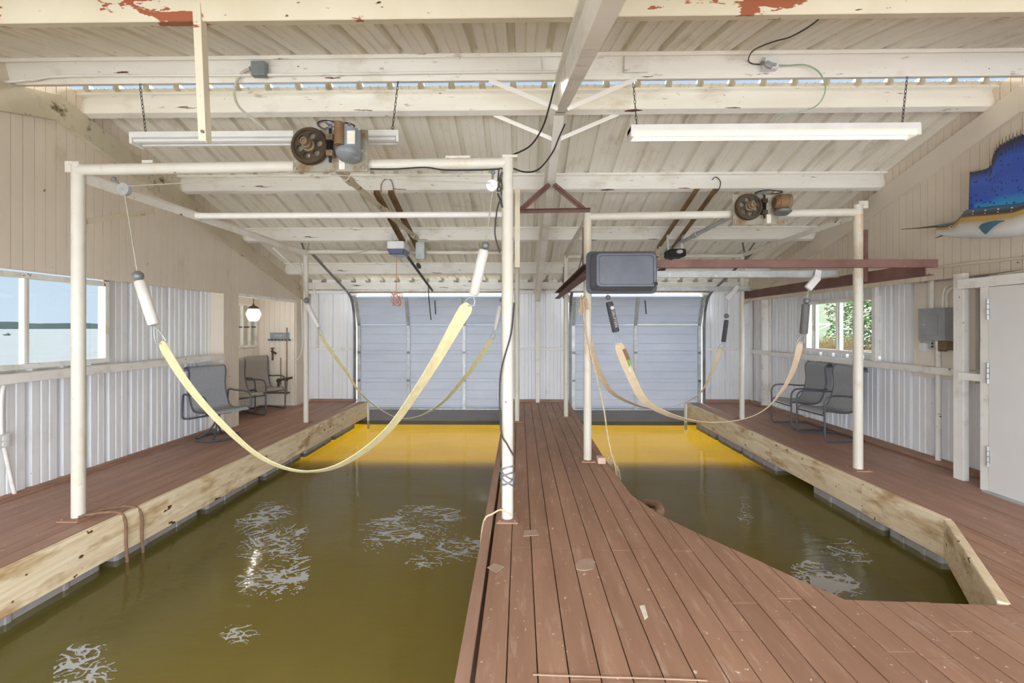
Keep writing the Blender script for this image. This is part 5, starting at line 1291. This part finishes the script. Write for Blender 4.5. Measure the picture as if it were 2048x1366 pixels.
b = B(); ye, ze = stations[-1][0], (stations[-1][1]+stations[-1][2])/2
for s in (-1, 1):
    b.prism([(XF-.01, ye+.03, ze-.04), (XF-.01, ye+.03, ze+.04), (XF-.01, ye-.12, ze+s*.12+.02), (XF-.01, ye-.32, ze+s*.42), (XF-.01, ye-.2, ze+s*.2), (XF-.01, ye-.1, ze)], (.02, 0, 0))
tf = b.build('tail_fin', 'sail', fish, smooth=0); band(tf, lambda c: .9)
b = B(); b.box(XF+.08, XRS, stations[8][0]-.1, stations[8][0]+.1, fo.z+.05, fo.z+.15); b.build('wall_mount', 'iron', fish, smooth=0)

# ------------------------------------------------------------------ things on the right side of the walkway
bk = P(1203, 927, z=0)
b = B(); b.box(bk.x-.045, bk.x+.045, bk.y-.03, bk.y+.09, .0, .07); tag(b.build('loose_block', 'brick', smooth=0, bevel=.008), 'small pinkish block standing on the walkway edge beside the right hoist post', 'block')
rp = [P(1166, 600, Y=RFL.y-.06), P(1168, 640, Y=RFL.y-.06), P(1180, 700, Y=RFL.y-.06), P(1195, 760, Y=RFL.y-.05), P(1208, 820, Y=RFL.y-.03), P(1215, 870, Y=RFL.y-.02), P(1222, 905, Y=RFL.y-.02), V((1.08, 5.3, -.02)), V((1.07, 5.2, -.12))]
fr = thing('frayed_rope', rp[-2], 'frayed tan rope hung from the right hoist post to the walkway edge', 'rope')
b = B(); b.tube(smoothpath(rp, 5), .009, 8); b.build('rope', 'rope', fr)
b = B()
for k in range(14):
    q = rp[0]+V((random.uniform(-.05, .05), random.uniform(-.05, .02), random.uniform(-.1, .06)))
    b.tube(smoothpath([rp[0], q, q+V((random.uniform(-.04, .04), 0, -.08))], 3), .008, 6)
b.build('knot', 'rope', fr)
b = B()
for k in range(26):
    q = rp[-3]+(rp[-2]-rp[-3])*random.random(); b.tube(smoothpath([q, q+V((random.uniform(-.05, .05), random.uniform(-.05, .05), -.06)), q+V((random.uniform(-.07, .07), random.uniform(-.1, .06), -.17))], 3), .004, 5)
b.build('frayed_end', 'rope', fr)
cord('blue_line', [V((1.1, 5.2, -.12)), V((1.13, 4.9, -.28)), V((1.16, 4.55, -.37)), V((1.17, 4.35, -.40)), V((1.2, 4.2, -.38)), V((1.25, 4.2, -.30))], .007, 'blue_rope', 'blue line hanging into the right slip from the frayed rope', 'rope')
b = B(); c = V((1.12, 4.14, -.085)); b.tube([c+V((.11*cos(a)+.0, .16*sin(a), .05*cos(a))) for a in [2*pi*k/24 for k in range(24)]], .04, 10, closed=True)
tag(b.build('mooring_fender', 'brown_rope'), 'weathered round fender at the bend of the walkway edge', 'fender')
# white strips added for daylight leaking through gaps beside the doors at the water line
b = B(); b.box(3.385, 3.42, YB-.16, YB-.1, -.55, -.02); tag(b.build('daylight_gap_strip', 'white', smooth=0), 'white strip standing for the daylight gap at the corner of the right slip beside the garage door', 'post')  # not a real post: added strip for the daylight gap
b = B(); b.box(LE1+.055, LE1+.085, YB-.16, YB-.1, -.55, -.02); tag(b.build('daylight_gap_strip', 'white', smooth=0), 'white strip standing for the daylight gap at the corner of the left slip beside the garage door', 'post')  # not a real post: added strip for the daylight gap
# worn patches on the deck
def patch(pts, m, label, z=.0035):
    b = B(); b.prism([V((*P(x, y, z=0)[:2], .0005)) for x, y in pts], (0, 0, z)); return tag(b.build('deck_patch', m, smooth=0), label, 'patch')
M['putty'] = mat('grey_putty', 'b09a88', 'a68c78', sc=9, rough=.8)
patch([(974, 1136), (990, 1127), (1008, 1134), (992, 1146)], 'putty', 'grey diamond shaped patch on the walkway near its left edge')
patch([(1150, 1130), (1158, 1120), (1178, 1117), (1191, 1124), (1186, 1139), (1168, 1142), (1152, 1139)], 'putty', 'rounded grey patch in the middle of the walkway')
patch([(1048, 1062), (1072, 1060), (1076, 1071), (1047, 1073)], 'putty', 'faint square patch right of the walkway post foot')
patch([(1279, 1213), (1289, 1211), (1296, 1234), (1289, 1240)], 'paper', 'small white paint mark on the walkway boards')
patch([(-0, 0)]*0+[(1066, 1349), (1180, 1353), (1320, 1357), (1415, 1361), (1415, 1363), (1320, 1359), (1180, 1355), (1066, 1351)], 'putty', 'thin pale strip across the boards at the bottom of the picture', z=.004)

# ------------------------------------------------------------------ outside, left: far shore and eave board
b = B(); pl_ = [(-640, -600, WZ)]
for k in range(160): pl_.append((-640, -600+k*10, WZ+8+3.5*mnoise.noise(V((k*.21, 0, 0)))+1.5*mnoise.noise(V((k*.9, 3, 0)))))
pl_.append((-640, 990, WZ)); b.prism(pl_, (-40, 0, 0))
struct(b.build('far_shore', 'far_trees', smooth=0), 'dark wooded far shore across the lake', 'shore')
b = B(); b.box(-5.75, -5.6, YF, 7.2, 2.22, 2.36); b.box(-5.75, XL-.04, YF, 7.2, 2.36, 2.39); struct(b.build('trim_15', 'siding_w', smooth=0), 'eave board outside the left window', 'trim')
ob = V((-43, 44*.9, WZ))
bt = P(14, 671, z=WZ)
b = B(); b.hexa([(bt.x-.5, bt.y-.2, WZ), (bt.x+.5, bt.y-.2, WZ), (bt.x+.5, bt.y+.2, WZ), (bt.x-.5, bt.y+.2, WZ), (bt.x-.8, bt.y-.35, WZ+.3), (bt.x+.7, bt.y-.35, WZ+.3), (bt.x+.7, bt.y+.35, WZ+.3), (bt.x-.8, bt.y+.35, WZ+.3)]); b.cbox((bt.x+.2, bt.y, WZ+.45), .4, .3, .3)
tag(b.build('small_boat', 'iron', smooth=0), 'tiny dark boat out on the lake seen through the left window', 'boat')

# ------------------------------------------------------------------ outside, right: bank, wall, shrubs, reeds
b = B(); n = 30
for i in range(n):
    for j in range(n): pass
def gh(x, y=0): return -.7 if x < 7.6 else (-.7+(x-7.6)*1.0 if x < 9.0 else .7+(x-9)*.125)
grid = []
for i in range(31):
    row = []
    for j in range(31):
        x = 6.0+i*2.2; y = -10+j*3.2; h = gh(x, y)+.06*sin(x*.7+y*.3)
        row.append(b.bm.verts.new((x, y, h)))
    grid.append(row)
for i in range(30):
    for j in range(30): b.bm.faces.new((grid[i][j], grid[i+1][j], grid[i+1][j+1], grid[i][j+1]))
struct(b.build('lawn_ground', 'lawn', smooth=60, origin=(0, 0, 0)), 'green lawn bank rising outside the right window', 'lawn')
b = B(); b.box(8.45, 8.75, 9.4, 12.1, WZ-.4, .98); struct(b.build('wall_retaining', 'redwood', smooth=0), 'brown timber retaining wall outside the right window', 'wall')
def leaves(b, c, r, n, s, flat=.8):
    for k in range(n):
        u = V((random.gauss(0, 1), random.gauss(0, 1), random.gauss(0, 1))).normalized()*r*random.random()**.4; u.z *= flat
        p = V(c)+u; d = V((random.uniform(-1, 1), random.uniform(-1, 1), random.uniform(-.6, .6))).normalized(); e = d.orthogonal().normalized()
        L = s*random.uniform(.6, 1.3)
        b.bm.faces.new([b.bm.verts.new(q) for q in (p-d*L, p+e*L*.45, p+d*L, p-e*L*.45)])
def bush(x, y, r, m, label, trunk=0.0, n=500, s=.09, cat='shrub'):
    z = gh(x, y); o = thing('garden_shrub' if not trunk else 'bank_tree', (x, y, z), label, cat, 'shrubs and trees on the bank')
    b = B(); leaves(b, (x, y, z+trunk+r*.75), r, n, s, 1.0); b.build('foliage', m, o, smooth=0)
    b = B(); b.tube([(x, y, z-.1), (x+.05, y, z+trunk*.5+.1), (x-.02, y+.03, z+trunk+r*.8)], [.09+.02*trunk, .07, .03], 8); b.build('trunk', 'bark', o)
bush(11.6, 15.9, 1.15, 'leaf_y', 'pale leafed tree in the middle of the right window view', .35, 1500, .085, 'tree')
bush(10.9, 14.1, 1.0, 'leaf', 'bright green tree behind the right window upright', .3, 1300, .08, 'tree')
bush(28, 41, 3.0, 'leaf_d', 'dark tree far up the lawn at the left of the right window', 1.0, 900, .24, 'tree')
bush(36, 50, 3.6, 'leaf_d', 'second dark tree high on the bank', 1.2, 900, .26, 'tree')
bush(9.5, 12.6, .42, 'leaf_d', 'low dark green shrub above the retaining wall', .05, 420, .06)
bush(9.4, 11.5, .5, 'leaf_y', 'low pale shrub at the near end of the retaining wall', .05, 420, .06)
bush(10.0, 14.6, .5, 'leaf', 'green shrub between the reeds and the pale tree', .05, 450, .06)
b = B()
for k in range(900):
    x, y = random.uniform(8.5, 9.3), random.uniform(12.3, 14.6); z = gh(x, y); h = random.uniform(.25, .7)+max(0, .7-z)*.5; dx, dy = random.uniform(-.15, .15), random.uniform(-.15, .15); w = .012
    b.bm.faces.new([b.bm.verts.new(q) for q in ((x-w, y+w, z), (x+w, y-w, z), (x+dx, y+dy, z+h))])
tag(b.build('dry_reeds', 'reed', smooth=0), 'golden dry reeds at the water edge outside the right window', 'reeds', kind='stuff')
b = B()
for k in range(40):
    x, y = random.uniform(7.5, 8.1), random.uniform(7.6, 12.5); b.ball((x, y, WZ+random.uniform(-.1, .2)), random.uniform(.12, .3), 7, .7)
tag(b.build('bank_stones', 'stone'), 'pale stones heaped along the foot of the bank', 'stones', kind='stuff')
pp = thing('flower_pot', (10.4, 15.3, gh(10.4, 0)), 'white topped terracotta pot on a stand by the lawn', 'pot')
b = B(); b.lathe((10.4, 15.3, gh(10.4, 0)), [(.12, 0), (.13, .2), (.14, .4), (.0, .4)], n=16); b.build('pedestal', 'terracotta', pp)
b = B(); b.lathe((10.4, 15.3, gh(10.4, 0)+.4), [(.12, 0), (.2, .28), (.21, .32), (0, .32)], n=16); b.build('pot', 'white', pp)
b = B(); z = gh(10.4, 0)+.75; b.tube([(10.2, 17.3, z), (10.3, 15.6, z+.03)], .03, 8); b.tube([(10.2, 17.3, z-.55), (10.3, 15.65, z)], .03, 8); b.tube([(10.2, 17.4, z-.8), (10.2, 17.4, z)], .03, 8); tag(b.build('white_handrail', 'white'), 'white pipe handrail on the bank outside the right window', 'handrail')

# ------------------------------------------------------------------ light
w = bpy.data.worlds.new('World'); S.world = w; w.use_nodes = True
nt = w.node_tree; nt.nodes.clear()
out = nt.nodes.new('ShaderNodeOutputWorld'); bg = nt.nodes.new('ShaderNodeBackground'); tc = nt.nodes.new('ShaderNodeTexCoord'); sp = nt.nodes.new('ShaderNodeSeparateXYZ')
nt.links.new(tc.outputs['Generated'], sp.inputs[0])
rz = nt.nodes.new('ShaderNodeValToRGB'); rz.color_ramp.elements[0].position = 0; rz.color_ramp.elements[0].color = (.50, .60, .70, 1); rz.color_ramp.elements[1].position = .6; rz.color_ramp.elements[1].color = (.33, .49, .70, 1)
nt.links.new(sp.outputs[2], rz.inputs[0])
# added fill light: unseen sky behind the camera (towards -Y) brightened for the interior
mr = nt.nodes.new('ShaderNodeMapRange'); mr.interpolation_type = 'SMOOTHSTEP'; mr.inputs['From Min'].default_value = .15; mr.inputs['From Max'].default_value = -.75; mr.inputs['To Min'].default_value = 0; mr.inputs['To Max'].default_value = 1
nt.links.new(sp.outputs[1], mr.inputs[0])
mx = nt.nodes.new('ShaderNodeMix'); mx.data_type = 'RGBA'; nt.links.new(mr.outputs[0], mx.inputs[0]); nt.links.new(rz.outputs[0], mx.inputs[6]); mx.inputs[7].default_value = (6.4, 6.75, 7.3, 1)
nt.links.new(mx.outputs[2], bg.inputs[0]); bg.inputs[1].default_value = 1.0
nt.links.new(bg.outputs[0], out.inputs[0])
sd = bpy.data.lights.new('sun', 'SUN'); sd.energy = 20.0; sd.angle = radians(20); sd.color = (1, .95, .86)
so_ = bpy.data.objects.new('sun', sd); COL.objects.link(so_); so_.rotation_euler = V((0, -cos(radians(33)), -sin(radians(33)))).to_track_quat('-Z', 'Y').to_euler(); so_.location = (0, 30, 20)

cam = bpy.data.cameras.new('camera'); cam.sensor_width = 36; cam.lens = F/2048*36; cam.shift_y = -(683-HY)/2048; cam.clip_end = 3000
co = bpy.data.objects.new('camera', cam); COL.objects.link(co); co.location = (0, 0, CH); co.rotation_euler = (pi/2, 0, TH)
S.camera = co
S.view_settings.view_transform = 'Standard'; S.view_settings.look = 'None'; S.view_settings.gamma = 1; S.view_settings.use_curve_mapping = False
S.view_settings.exposure = 0.47
S.cycles.max_bounces = 11; S.cycles.diffuse_bounces = 8; S.cycles.transparent_max_bounces = 12
